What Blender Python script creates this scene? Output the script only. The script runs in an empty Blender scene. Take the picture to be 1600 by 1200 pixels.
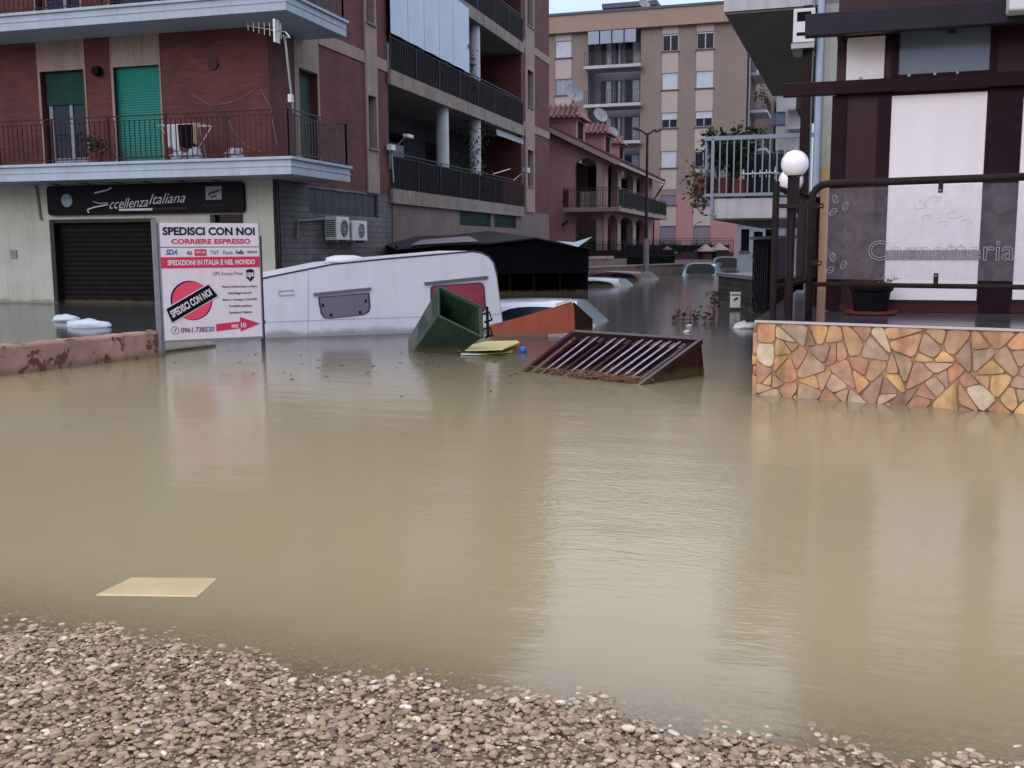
import bpy, math, random
import numpy as np
from mathutils import Vector, Matrix
random.seed(7)
R = math.radians
# ---------------------------------------------------------------- camera (water surface is z = 0, Y runs up the street)
F, PITCH, YAW, ROLL, H = 1600.0, math.atan(213 / 1600), R(16.0), R(-.3), 1.25
fw = Vector((-math.sin(YAW) * math.cos(PITCH), math.cos(YAW) * math.cos(PITCH), -math.sin(PITCH)))
r0 = Vector((math.cos(YAW), math.sin(YAW), 0)); u0 = r0.cross(fw)
rt = math.cos(ROLL) * r0 + math.sin(ROLL) * u0
up = math.cos(ROLL) * u0 - math.sin(ROLL) * r0
scn = bpy.context.scene
col = scn.collection
cam = bpy.data.objects.new('camera', bpy.data.cameras.new('camera')); col.objects.link(cam)
cam.data.sensor_width = 36; cam.data.lens = 36 * F / 1600
cam.data.clip_start = .05; cam.data.clip_end = 3000
m = Matrix((rt, up, -fw)).transposed().to_4x4(); m.translation = (0, 0, H)
cam.matrix_world = m
scn.camera = cam
# ---------------------------------------------------------------- sky, sun, exposure
SUN_EL, SUN_AZ = R(20), R(196)          # azimuth the sun stands at, clockwise from +Y: behind the camera
world = bpy.data.worlds.new('World'); scn.world = world; world.use_nodes = True
wn = world.node_tree
sky = wn.nodes.new('ShaderNodeTexSky'); sky.sky_type = 'NISHITA'; sky.sun_disc = False
sky.sun_elevation = SUN_EL; sky.sun_rotation = SUN_AZ; sky.dust_density = 1.0; sky.air_density = 1.3; sky.ozone_density = 1.5
# thin even cloud over most of the sky: brighter overhead than at the horizon
geo_ = wn.nodes.new('ShaderNodeNewGeometry'); sx = wn.nodes.new('ShaderNodeSeparateXYZ'); wn.links.new(geo_.outputs['Incoming'], sx.inputs[0])
ma = wn.nodes.new('ShaderNodeMapRange'); wn.links.new(sx.outputs[2], ma.inputs[0]); ma.inputs[1].default_value = 0; ma.inputs[2].default_value = -1; ma.inputs[3].default_value = 0; ma.inputs[4].default_value = 1
cr_ = wn.nodes.new('ShaderNodeValToRGB'); wn.links.new(ma.outputs[0], cr_.inputs[0]); e_ = cr_.color_ramp.elements
e_[0].position = 0; e_[0].color = (.17, .21, .34, 1); e_[1].position = 1; e_[1].color = (1.0, .98, 1.06, 1)
q_ = e_.new(.2); q_.color = (.40, .50, .74, 1); q_ = e_.new(.42); q_.color = (1.0, 1.0, 1.18, 1)
sc_ = wn.nodes.new('ShaderNodeVectorMath'); sc_.operation = 'SCALE'; wn.links.new(cr_.outputs[0], sc_.inputs[0]); sc_.inputs[3].default_value = 13.
mxw = wn.nodes.new('ShaderNodeMixRGB'); mxw.inputs[0].default_value = .75; wn.links.new(sky.outputs[0], mxw.inputs[1]); wn.links.new(sc_.outputs[0], mxw.inputs[2])
wn.links.new(mxw.outputs[0], wn.nodes['Background'].inputs[0]); wn.nodes['Background'].inputs[1].default_value = .10
sun = bpy.data.objects.new('sun', bpy.data.lights.new('sun', 'SUN')); col.objects.link(sun)
sun.data.energy = .5; sun.data.angle = R(25); sun.data.color = (1, .88, .82)
sd = Vector((math.sin(SUN_AZ) * math.cos(SUN_EL), math.cos(SUN_AZ) * math.cos(SUN_EL), math.sin(SUN_EL)))
sun.rotation_euler = (-sd).to_track_quat('-Z', 'Y').to_euler()
scn.view_settings.view_transform = 'Standard'; scn.view_settings.look = 'None'
scn.view_settings.exposure = 0.47; scn.view_settings.gamma = 1
scn.cycles.use_denoising = True
scn.cycles.max_bounces = 8; scn.cycles.transparent_max_bounces = 12
scn.cycles.sample_clamp_indirect = 5

# ---------------------------------------------------------------- measuring: pixel of a 1600x1200 frame -> point of the place
def ray(px, py): return fw + (px - 800) / F * rt + (600 - py) / F * up
def hit(px, py, ax, v):
    d = ray(px, py); o = Vector((0, 0, H)); return o + d * ((v - o[ax]) / d[ax])
def W(px, py, z=0.): return hit(px, py, 2, z)
class Plane:
    """upright plane through p, running in direction ang; uz() measures along it"""
    def __init__(s, p, ang): s.p = Vector((p[0], p[1], 0)); s.a = ang; s.d = Vector((math.cos(ang), math.sin(ang), 0)); s.n = Vector((-math.sin(ang), math.cos(ang), 0))
    def uz(s, px, py, off=0.):
        d = ray(px, py); t = ((s.p + s.n * off) - Vector((0, 0, H))).dot(s.n) / d.dot(s.n)
        q = Vector((0, 0, H)) + d * t; return ((q - s.p).dot(s.d), q.z)
    def u(s, px, py, off=0.): return s.uz(px, py, off)[0]
    def z(s, px, py, off=0.): return s.uz(px, py, off)[1]
def loc2(p, q):
    v = q - p; return Plane(p, math.atan2(v.y, v.x))

# ---------------------------------------------------------------- materials
MC = {}
NOTIDE = {'pale_cream_board', 'wet_gravel_ground', 'flooded_ground', 'pale_yellow_plastic', 'yellow_sheet_bright', 'bright_blue_plastic', 'speck_brown', 'white_plastic', 'bag_white'}
def tide(nt, sock):
    """mud film left by the flood just above the water line"""
    L = nt.links.new; g = nt.nodes.new('ShaderNodeNewGeometry'); sp = nt.nodes.new('ShaderNodeSeparateXYZ'); L(g.outputs['Position'], sp.inputs[0])
    n = nt.nodes.new('ShaderNodeTexNoise'); n.inputs['Scale'].default_value = 4; n.inputs['Detail'].default_value = 6; L(g.outputs['Position'], n.inputs[0])
    a = nt.nodes.new('ShaderNodeMath'); a.operation = 'MULTIPLY_ADD'; a.inputs[1].default_value = -.16; L(n.outputs[0], a.inputs[0]); L(sp.outputs[2], a.inputs[2])
    r = nt.nodes.new('ShaderNodeMapRange'); L(a.outputs[0], r.inputs[0]); r.inputs[1].default_value = -.05; r.inputs[2].default_value = .03; r.inputs[3].default_value = .6; r.inputs[4].default_value = 0
    mx = nt.nodes.new('ShaderNodeMixRGB'); L(r.outputs[0], mx.inputs[0]); L(sock, mx.inputs[1]); mx.inputs[2].default_value = lin((92, 82, 60)); return mx.outputs[0]
def lin(c): return tuple(((x / 255) / 12.92 if x <= 10 else (((x / 255) + .055) / 1.055) ** 2.4) for x in c) + (1,)
def mat(name, c, rough=.6, var=.12, scale=3., bump=.0, metal=0., spec=None, c2=None, bscale=None, streak=0., stretch=(1, 1, 1), coat=0.):
    if name in MC: return MC[name]
    m = bpy.data.materials.new(name); m.use_nodes = True; nt = m.node_tree; b = nt.nodes['Principled BSDF']; L = nt.links.new
    b.inputs['Roughness'].default_value = rough; b.inputs['Metallic'].default_value = metal
    b.inputs['Specular IOR Level'].default_value = (.06 if max(c) < 50 and metal < .2 else .18 if max(c) < 90 and metal < .2 else .45) if spec is None else spec; b.inputs['Coat Weight'].default_value = coat
    base = lin(c)
    if c2 is None: lo = tuple(v * (1 - var * 1.6) for v in base[:3]) + (1,); hi = tuple(min(1, v * (1 + var)) for v in base[:3]) + (1,)
    else: lo, hi = lin(c2), base
    tc = nt.nodes.new('ShaderNodeTexCoord'); mp = nt.nodes.new('ShaderNodeMapping'); mp.inputs['Scale'].default_value = stretch
    L(tc.outputs['Object'], mp.inputs[0])
    n = nt.nodes.new('ShaderNodeTexNoise'); n.inputs['Scale'].default_value = scale; n.inputs['Detail'].default_value = 7; n.inputs['Roughness'].default_value = .65
    L(mp.outputs[0], n.inputs['Vector'])
    r = nt.nodes.new('ShaderNodeValToRGB'); r.color_ramp.elements[0].position = .32; r.color_ramp.elements[1].position = .68
    r.color_ramp.elements[0].color = lo; r.color_ramp.elements[1].color = hi
    L(n.outputs['Fac'], r.inputs[0]); out = r.outputs[0]
    if streak:
        mp2 = nt.nodes.new('ShaderNodeMapping'); mp2.inputs['Scale'].default_value = (7, 7, .5); L(tc.outputs['Object'], mp2.inputs[0])
        n2 = nt.nodes.new('ShaderNodeTexNoise'); n2.inputs['Scale'].default_value = 1.; n2.inputs['Detail'].default_value = 6; L(mp2.outputs[0], n2.inputs['Vector'])
        r2 = nt.nodes.new('ShaderNodeValToRGB'); r2.color_ramp.elements[0].position = .48; r2.color_ramp.elements[1].position = .75
        r2.color_ramp.elements[0].color = (1, 1, 1, 1); v = 1 - streak; r2.color_ramp.elements[1].color = (v, v * .97, v * .92, 1)
        L(n2.outputs['Fac'], r2.inputs[0]); mx = nt.nodes.new('ShaderNodeMixRGB'); mx.blend_type = 'MULTIPLY'; mx.inputs[0].default_value = 1
        L(out, mx.inputs[1]); L(r2.outputs[0], mx.inputs[2]); out = mx.outputs[0]
    L(out if name in NOTIDE else tide(nt, out), b.inputs['Base Color'])
    if bump:
        n3 = nt.nodes.new('ShaderNodeTexNoise'); n3.inputs['Scale'].default_value = bscale or scale * 8; n3.inputs['Detail'].default_value = 5
        L(mp.outputs[0], n3.inputs['Vector'])
        bp = nt.nodes.new('ShaderNodeBump'); bp.inputs['Strength'].default_value = bump; bp.inputs['Distance'].default_value = .02
        L(n3.outputs['Fac'], bp.inputs['Height']); L(bp.outputs[0], b.inputs['Normal'])
    MC[name] = m; return m
def brick_mat(name, c1, c2, mortar, bw=.25, bh=.065, ms=.006, off=.5, rough=.8):
    m = bpy.data.materials.new(name); m.use_nodes = True; nt = m.node_tree; b = nt.nodes['Principled BSDF']; L = nt.links.new
    tc = nt.nodes.new('ShaderNodeTexCoord'); sp = nt.nodes.new('ShaderNodeSeparateXYZ'); L(tc.outputs['Object'], sp.inputs[0])
    ad = nt.nodes.new('ShaderNodeMath'); ad.operation = 'ADD'; L(sp.outputs[0], ad.inputs[0]); L(sp.outputs[1], ad.inputs[1])
    cb = nt.nodes.new('ShaderNodeCombineXYZ'); L(ad.outputs[0], cb.inputs[0]); L(sp.outputs[2], cb.inputs[1])
    t = nt.nodes.new('ShaderNodeTexBrick'); L(cb.outputs[0], t.inputs['Vector'])
    t.inputs['Scale'].default_value = 1; t.inputs['Brick Width'].default_value = bw; t.inputs['Row Height'].default_value = bh; t.inputs['Mortar Size'].default_value = ms
    t.inputs['Color1'].default_value = lin(c1); t.inputs['Color2'].default_value = lin(c2); t.inputs['Mortar'].default_value = lin(mortar); t.offset = off
    n = nt.nodes.new('ShaderNodeTexNoise'); n.inputs['Scale'].default_value = 1.3; n.inputs['Detail'].default_value = 8; L(tc.outputs['Object'], n.inputs['Vector'])
    r = nt.nodes.new('ShaderNodeMapRange'); r.inputs[1].default_value = .3; r.inputs[2].default_value = .7; r.inputs[3].default_value = .62; r.inputs[4].default_value = 1.15; L(n.outputs[0], r.inputs[0])
    mx = nt.nodes.new('ShaderNodeMixRGB'); mx.blend_type = 'MULTIPLY'; mx.inputs[0].default_value = 1; L(t.outputs[0], mx.inputs[1]); L(r.outputs[0], mx.inputs[2])
    L(tide(nt, mx.outputs[0]), b.inputs['Base Color']); b.inputs['Roughness'].default_value = rough
    bp = nt.nodes.new('ShaderNodeBump'); bp.inputs['Strength'].default_value = .5; bp.inputs['Distance'].default_value = .01; bp.invert = True
    L(t.outputs['Fac'], bp.inputs['Height']); L(bp.outputs[0], b.inputs['Normal']); MC[name] = m; return m
def glass_mat(name, tint, rough=.03, trans=.0, alpha=1.):
    m = bpy.data.materials.new(name); m.use_nodes = True; nt = m.node_tree; b = nt.nodes['Principled BSDF']
    b.inputs['Base Color'].default_value = lin(tint); b.inputs['Roughness'].default_value = rough; b.inputs['Specular IOR Level'].default_value = .28
    if alpha < 1:
        n = nt.nodes.new('ShaderNodeTexNoise'); n.inputs['Scale'].default_value = 9; n.inputs['Detail'].default_value = 9; n.inputs['Roughness'].default_value = .8
        tc = nt.nodes.new('ShaderNodeTexCoord'); nt.links.new(tc.outputs['Object'], n.inputs['Vector'])
        r = nt.nodes.new('ShaderNodeMapRange'); r.inputs[1].default_value = .35; r.inputs[2].default_value = .75; r.inputs[3].default_value = alpha * .5; r.inputs[4].default_value = alpha * 2
        nt.links.new(n.outputs[0], r.inputs[0]); nt.links.new(r.outputs[0], b.inputs['Alpha'])
    MC[name] = m; return m
def rand_mat(name, ramp, rough=.6, noise=.25, scale=40., bump=.0):
    """one colour per loose piece of the mesh, each with its own mottling"""
    m = bpy.data.materials.new(name); m.use_nodes = True; nt = m.node_tree; b = nt.nodes['Principled BSDF']; L = nt.links.new
    g = nt.nodes.new('ShaderNodeNewGeometry'); r = nt.nodes.new('ShaderNodeValToRGB'); L(g.outputs['Random Per Island'], r.inputs[0])
    el = r.color_ramp.elements
    while len(el) < len(ramp): el.new(.5)
    for i, (p, c) in enumerate(ramp): el[i].position = p; el[i].color = lin(c)
    tc = nt.nodes.new('ShaderNodeTexCoord'); n = nt.nodes.new('ShaderNodeTexNoise'); n.inputs['Scale'].default_value = scale; n.inputs['Detail'].default_value = 6
    L(tc.outputs['Object'], n.inputs['Vector'])
    k = nt.nodes.new('ShaderNodeMapRange'); k.inputs[1].default_value = .3; k.inputs[2].default_value = .7; k.inputs[3].default_value = 1 - noise; k.inputs[4].default_value = 1 + noise * .6
    L(n.outputs[0], k.inputs[0]); mx = nt.nodes.new('ShaderNodeMixRGB'); mx.blend_type = 'MULTIPLY'; mx.inputs[0].default_value = 1
    L(r.outputs[0], mx.inputs[1]); L(k.outputs[0], mx.inputs[2]); L(mx.outputs[0], b.inputs['Base Color']); b.inputs['Roughness'].default_value = rough
    if bump:
        bp = nt.nodes.new('ShaderNodeBump'); bp.inputs['Strength'].default_value = bump; bp.inputs['Distance'].default_value = .01
        L(n.outputs[0], bp.inputs['Height']); L(bp.outputs[0], b.inputs['Normal'])
    MC[name] = m; return m

# ---------------------------------------------------------------- mesh builder
class MB:
    def __init__(s): s.v = []; s.f = []
    def add(s, vs, fs):
        o = len(s.v); s.v += [tuple(x) for x in vs]; s.f += [tuple(i + o for i in f) for f in fs]; return s
    def box(s, x0, x1, y0, y1, z0, z1):
        if x0 > x1: x0, x1 = x1, x0
        if y0 > y1: y0, y1 = y1, y0
        if z0 > z1: z0, z1 = z1, z0
        return s.add([(x0, y0, z0), (x1, y0, z0), (x1, y1, z0), (x0, y1, z0), (x0, y0, z1), (x1, y0, z1), (x1, y1, z1), (x0, y1, z1)],
                     [(0, 3, 2, 1), (4, 5, 6, 7), (0, 1, 5, 4), (1, 2, 6, 5), (2, 3, 7, 6), (3, 0, 4, 7)])
    def bar(s, a, b, w, h, upv=(0, 0, 1)):
        a, b = Vector(a), Vector(b); d = (b - a).normalized(); u = Vector(upv)
        if abs(d.dot(u)) > .98: u = Vector((0, 1, 0))
        x = d.cross(u).normalized(); y = x.cross(d)
        vs = [p + x * (sx * w / 2) + y * (sy * h / 2) for p in (a, b) for sx, sy in ((-1, -1), (1, -1), (1, 1), (-1, 1))]
        return s.add(vs, [(0, 1, 2, 3), (7, 6, 5, 4), (0, 4, 5, 1), (1, 5, 6, 2), (2, 6, 7, 3), (3, 7, 4, 0)])
    def tube(s, pts, r, n=8, r2=None, closed=False):
        pts = [Vector(p) for p in pts]; k = len(pts); vs = []; fs = []; pu = None
        for i, p in enumerate(pts):
            d = (pts[min(i + 1, k - 1)] - pts[max(i - 1, 0)]).normalized()
            u = pu if pu else (Vector((0, 0, 1)) if abs(d.z) < .9 else Vector((1, 0, 0)))
            x = d.cross(u)
            if x.length < 1e-4: x = d.cross(Vector((0, 1, 0)))
            x.normalize(); y = x.cross(d).normalized(); pu = y
            rr = r if r2 is None else r + (r2 - r) * i / max(1, k - 1)
            for j in range(n): a = 2 * math.pi * j / n; vs.append(p + x * math.cos(a) * rr + y * math.sin(a) * rr)
        for i in range(k - 1):
            for j in range(n): fs.append((i * n + j, i * n + (j + 1) % n, (i + 1) * n + (j + 1) % n, (i + 1) * n + j))
        fs += [tuple(range(n))[::-1], tuple(range((k - 1) * n, k * n))]
        return s.add(vs, fs)
    def lathe(s, prof, c=(0, 0, 0), n=20, axis='z'):
        vs = []; fs = []; c = Vector(c)
        for r, z in prof:
            for j in range(n):
                a = 2 * math.pi * j / n; p = (r * math.cos(a), r * math.sin(a), z)
                if axis == 'x': p = (p[2], p[0], p[1])
                if axis == 'y': p = (p[0], p[2], p[1])
                vs.append(c + Vector(p))
        for i in range(len(prof) - 1):
            for j in range(n): fs.append((i * n + j, i * n + (j + 1) % n, (i + 1) * n + (j + 1) % n, (i + 1) * n + j))
        fs += [tuple(range(n))[::-1], tuple(range((len(prof) - 1) * n, len(prof) * n))]
        return s.add(vs, fs)
    def prism(s, poly, fn, d0, d1):
        """outline poly [(a,b)] pushed from depth d0 to d1; fn(a,b,d) -> xyz"""
        n = len(poly); vs = [fn(a, b, d0) for a, b in poly] + [fn(a, b, d1) for a, b in poly]
        return s.add(vs, [tuple(range(n)), tuple(range(n, 2 * n))[::-1]] + [(i, i + n, (i + 1) % n + n, (i + 1) % n) for i in range(n)])
    def quad(s, *p): return s.add(p, [tuple(range(len(p)))])
    def hexa(s, a, b, t=.02):
        return s
    def wall(s, u0, u1, z0, z1, holes, fn, dep):
        """face of a wall with openings and their reveals; fn(u, depth, z) -> xyz"""
        us = sorted({u0, u1, *[h[0] for h in holes], *[h[1] for h in holes]}); zs = sorted({z0, z1, *[h[2] for h in holes], *[h[3] for h in holes]})
        us = [u for u in us if u0 <= u <= u1]; zs = [z for z in zs if z0 <= z <= z1]
        for a, b in zip(us, us[1:]):
            for c, d in zip(zs, zs[1:]):
                mu, mz = (a + b) / 2, (c + d) / 2
                if any(h[0] < mu < h[1] and h[2] < mz < h[3] for h in holes): continue
                s.quad(fn(a, 0, c), fn(b, 0, c), fn(b, 0, d), fn(a, 0, d))
        for h in holes:
            a, b, c, d = h[0], h[1], max(h[2], z0), min(h[3], z1)
            s.quad(fn(a, 0, c), fn(a, dep, c), fn(a, dep, d), fn(a, 0, d)); s.quad(fn(b, 0, c), fn(b, 0, d), fn(b, dep, d), fn(b, dep, c))
            s.quad(fn(a, 0, d), fn(a, dep, d), fn(b, dep, d), fn(b, 0, d)); s.quad(fn(a, 0, c), fn(b, 0, c), fn(b, dep, c), fn(a, dep, c))
        return s
    def each(s, name, m, parent, **kw):
        '''every box of this builder as a part of its own'''
        for i in range(0, len(s.v), 8):
            k = MB(); k.v = s.v[i:i + 8]; k.f = [tuple(j - i for j in f) for f in s.f if i <= min(f) < i + 8]; k.build(name, m, parent, **kw)
    def build(s, name, m, parent=None, bevel=0., smooth=False, sub=0, label=None):
        me = bpy.data.meshes.new(name); me.from_pydata(s.v, [], s.f); me.validate(); me.update()
        me.materials.append(m); o = bpy.data.objects.new(name, me); col.objects.link(o)
        if smooth: me.shade_smooth()
        if parent: o.parent = parent
        if bevel: b = o.modifiers.new('b', 'BEVEL'); b.width = bevel; b.segments = 2; b.limit_method = 'ANGLE'
        if sub: b = o.modifiers.new('s', 'SUBSURF'); b.levels = b.render_levels = sub
        if label: o['label'] = label
        return o
def B(x0, x1, y0, y1, z0, z1): return MB().box(x0, x1, y0, y1, z0, z1)
def tag(o, label, cat, group=None, kind=None):
    if label: o['label'] = label
    if cat: o['category'] = cat
    if group: o['group'] = group
    if kind: o['kind'] = kind
    return o
def T(name, label, cat, loc=(0, 0, 0), rz=0., group=None):
    o = bpy.data.objects.new(name, None); o.empty_display_size = .1; col.objects.link(o); o.location = loc; o.rotation_euler.z = rz
    return tag(o, label, cat, group)
def TP(name, label, cat, P, group=None): return T(name, label, cat, P.p, P.a, group)
def copy_tree(o, parent=None):
    c = o.copy(); col.objects.link(c)
    if parent: c.parent = parent
    for ch in list(o.children): copy_tree(ch, c)
    return c
def words(s, x0, x1, z0, z1, y, m, parent, name='lettering', bold=0., shear=0., ext=.0015, outline=0., rot=0., font_fn=None):
    """text fitted into the box x0..x1 by z0..z1, facing -y at depth y of its parent"""
    cu = bpy.data.curves.new('t', 'FONT'); cu.body = s; cu.size = 1; cu.shear = shear; cu.resolution_u = 3
    if outline: cu.fill_mode = 'NONE'; cu.bevel_depth = outline; cu.bevel_resolution = 1
    else: cu.extrude = ext; cu.offset = bold
    t = bpy.data.objects.new('t', cu); col.objects.link(t); bpy.context.view_layer.update()
    me = bpy.data.meshes.new_from_object(t.evaluated_get(bpy.context.evaluated_depsgraph_get())); bpy.data.objects.remove(t); bpy.data.curves.remove(cu)
    me.name = name; a = np.empty(len(me.vertices) * 3); me.vertices.foreach_get('co', a); a = a.reshape(-1, 3)
    mn, mx = a.min(0), a.max(0); sx, sz = (x1 - x0) / (mx[0] - mn[0]), (z1 - z0) / (mx[1] - mn[1])
    b = np.empty_like(a); zz = a[:, 2] if not outline else a[:, 2] * sz
    px, pz = (a[:, 0] - mn[0]) * sx, (a[:, 1] - mn[1]) * sz
    cx, cz = (x1 - x0) / 2, (z1 - z0) / 2; c, q = math.cos(rot), math.sin(rot)
    b[:, 0] = x0 + cx + (px - cx) * c - (pz - cz) * q; b[:, 2] = z0 + cz + (px - cx) * q + (pz - cz) * c; b[:, 1] = y - zz
    me.vertices.foreach_set('co', b.ravel()); me.update(); me.materials.clear(); me.materials.append(m)
    o = bpy.data.objects.new(name, me); col.objects.link(o); o.parent = parent; return o
def railing(a, b, z0, z1, m, parent, step=.12, r=.009, name='railing', posts=1.2, top=.02, rot=None):
    a, b = Vector(a), Vector(b); L = (b - a).length; d = (b - a) / L; k = MB()
    up_ = Vector((0, 0, 1))
    k.bar(a + up_ * z1, b + up_ * z1, top * 1.6, top * 1.3); k.bar(a + up_ * (z0 + .08), b + up_ * (z0 + .08), top, top)
    k.bar(a + up_ * (z1 - .1), b + up_ * (z1 - .1), top * .8, top * .8)
    n = max(1, int(L / step))
    for i in range(n + 1): p = a + d * (L * i / n); k.bar(p + up_ * (z0 + .06), p + up_ * (z1 - .08), r * 2, r * 2, upv=(1, 0, 0))
    n = max(1, int(L / posts))
    for i in range(n + 1): p = a + d * (L * i / n); k.bar(p + up_ * z0, p + up_ * z1, top * 1.6, top * 1.6, upv=(1, 0, 0))
    return k.build(name, m, parent)
def leaves(n, fn, size, m, parent=None, name='foliage', seed=1):
    rnd = random.Random(seed); k = MB()
    for i in range(n):
        c = Vector(fn(rnd)); a = Vector((rnd.gauss(0, 1), rnd.gauss(0, 1), rnd.gauss(0, .8))).normalized(); b = a.cross(Vector((rnd.gauss(0, 1), rnd.gauss(0, 1), rnd.gauss(0, 1)))).normalized()
        l = size * rnd.uniform(.6, 1.4); w = l * rnd.uniform(.3, .5)
        k.add([c - a * l / 2, c + b * w / 2, c + a * l / 2, c - b * w / 2], [(0, 1, 2, 3)])
    return k.build(name, m, parent)
def blob(rad, seed=1, rough=.18, n=20, k=12, floor=None):
    rnd = random.Random(seed); ph = [(rnd.uniform(1, 4), rnd.uniform(1, 4), rnd.uniform(0, 6), rnd.uniform(0, 6)) for _ in range(4)]
    b = MB(); vs = []; fs = []
    for i in range(k + 1):
        t = math.pi * i / k
        for j in range(n):
            p = 2 * math.pi * j / n; q = 1 + rough * sum(math.sin(a * round(1) * p * 2 * round(a / 2) / 2 + c_) * math.sin(b_ * t * 2 + d_) for a, b_, c_, d_ in ph) / 2
            vs.append((rad[0] * q * math.sin(t) * math.cos(p), rad[1] * q * math.sin(t) * math.sin(p), rad[2] * q * math.cos(t)))
    for i in range(k):
        for j in range(n): fs.append((i * n + j, (i + 1) * n + j, (i + 1) * n + (j + 1) % n, i * n + (j + 1) % n))
    return b.add(vs, fs)

# palette (albedo)
CREAM = mat('cream_plaster', (172, 172, 162), .8, .08, 1.2, .15, streak=.18)
BAND = mat('beige_band_plaster', (142, 126, 118), .82, .1, 1.4, .15, streak=.3)
PINKP = mat('pink_grey_plaster', (110, 96, 93), .85, .14, .8, .2, streak=.35)
BRICK = brick_mat('dark_red_brick', (102, 46, 44), (82, 36, 36), (78, 52, 52))
GREYT = brick_mat('grey_stone_tiles', (108, 105, 106), (90, 89, 94), (66, 65, 70), .45, .14, .01)
SLABW = mat('pale_slab_paint', (160, 174, 188), .6, .06, 1.5, .05, streak=.12)
CONC = mat('weathered_concrete', (128, 118, 110), .85, .2, 1.5, .3, streak=.4)
SOFF = mat('soffit', (120, 118, 116), .85, .12, 1.)
IRON = mat('dark_iron', (34, 28, 32), .45, .2, 6, metal=.3)
IRONR = mat('maroon_iron', (52, 22, 30), .4, .2, 6)
BLACK = mat('black', (12, 12, 14), .5, .2, 5)
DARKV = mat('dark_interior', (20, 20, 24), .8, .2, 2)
GREENS = mat('green_shutter', (14, 116, 106), .5, .08, 2, stretch=(1, 1, 8))
GREENSD = mat('dark_green_shutter', (26, 62, 56), .55, .15, 2)
GLASSD = glass_mat('dark_window_glass', (16, 20, 30), .05)
WHITE = mat('white_paint', (205, 205, 208), .45, .05, 2, streak=.08)
WHITEP = mat('white_plastic', (200, 204, 206), .4, .06, 4)
GREYM = mat('grey_metal', (130, 134, 138), .4, .1, 5, metal=.6)
RUST = mat('rust', (96, 52, 36), .8, .3, 4, .2)
LEAF = mat('leaf_green', (44, 66, 34), .6, .3, 6, c2=(26, 40, 22))
LEAFB = mat('leaf_brown', (78, 56, 36), .7, .3, 6)
TERRA = mat('terracotta', (106, 56, 44), .7, .15, 5)
TILE = mat('roof_tiles', (92, 56, 58), .8, .25, 3, c2=(60, 38, 42))
# ================================================================ THE SETTING: flood water, gravel bank
sh0, sh1 = W(0, 985), W(1450, 1212)                      # the water's edge
sdir = (sh1 - sh0).normalized(); snrm = Vector((sdir.y, -sdir.x, 0))       # towards the camera = up the bank
SL = .085
def bank_z(x, y):
    s = (x - sh0.x) * snrm.x + (y - sh0.y) * snrm.y
    w = .003 * math.sin(x * 5.1 + y * 2) + .003 * math.sin(x * 11 - y * 7 + 1) + .003 * math.sin(x * 23 + y * 19)
    return max(s * SL if s > -8 else -8 * SL, -2.2) + w if s > -26 else -2.2
k = MB(); nx, ny = 150, 110; X0, X1, Y0_, Y1_ = -7, 6, -2.0, 7.5
for j in range(ny + 1):
    for i in range(nx + 1):
        x = X0 + (X1 - X0) * i / nx; y = Y0_ + (Y1_ - Y0_) * j / ny; k.v.append((x, y, bank_z(x, y) - .002))
for j in range(ny):
    for i in range(nx): a = j * (nx + 1) + i; k.f.append((a, a + 1, a + nx + 2, a + nx + 1))
GRAV = mat('wet_gravel_ground', (142, 124, 104), .6, .45, 60, .8, c2=(86, 74, 62), bscale=90)
tag(k.build('gravel_bank', GRAV, smooth=True), None, None, kind='structure')
GROUND = mat('flooded_ground', (84, 76, 62), .8, .2, 1)
tag(MB().quad((-900, -60, -2.3), (900, -60, -2.3), (900, 1500, -2.3), (-900, 1500, -2.3)).build('ground', GROUND), None, None, kind='structure')
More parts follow.
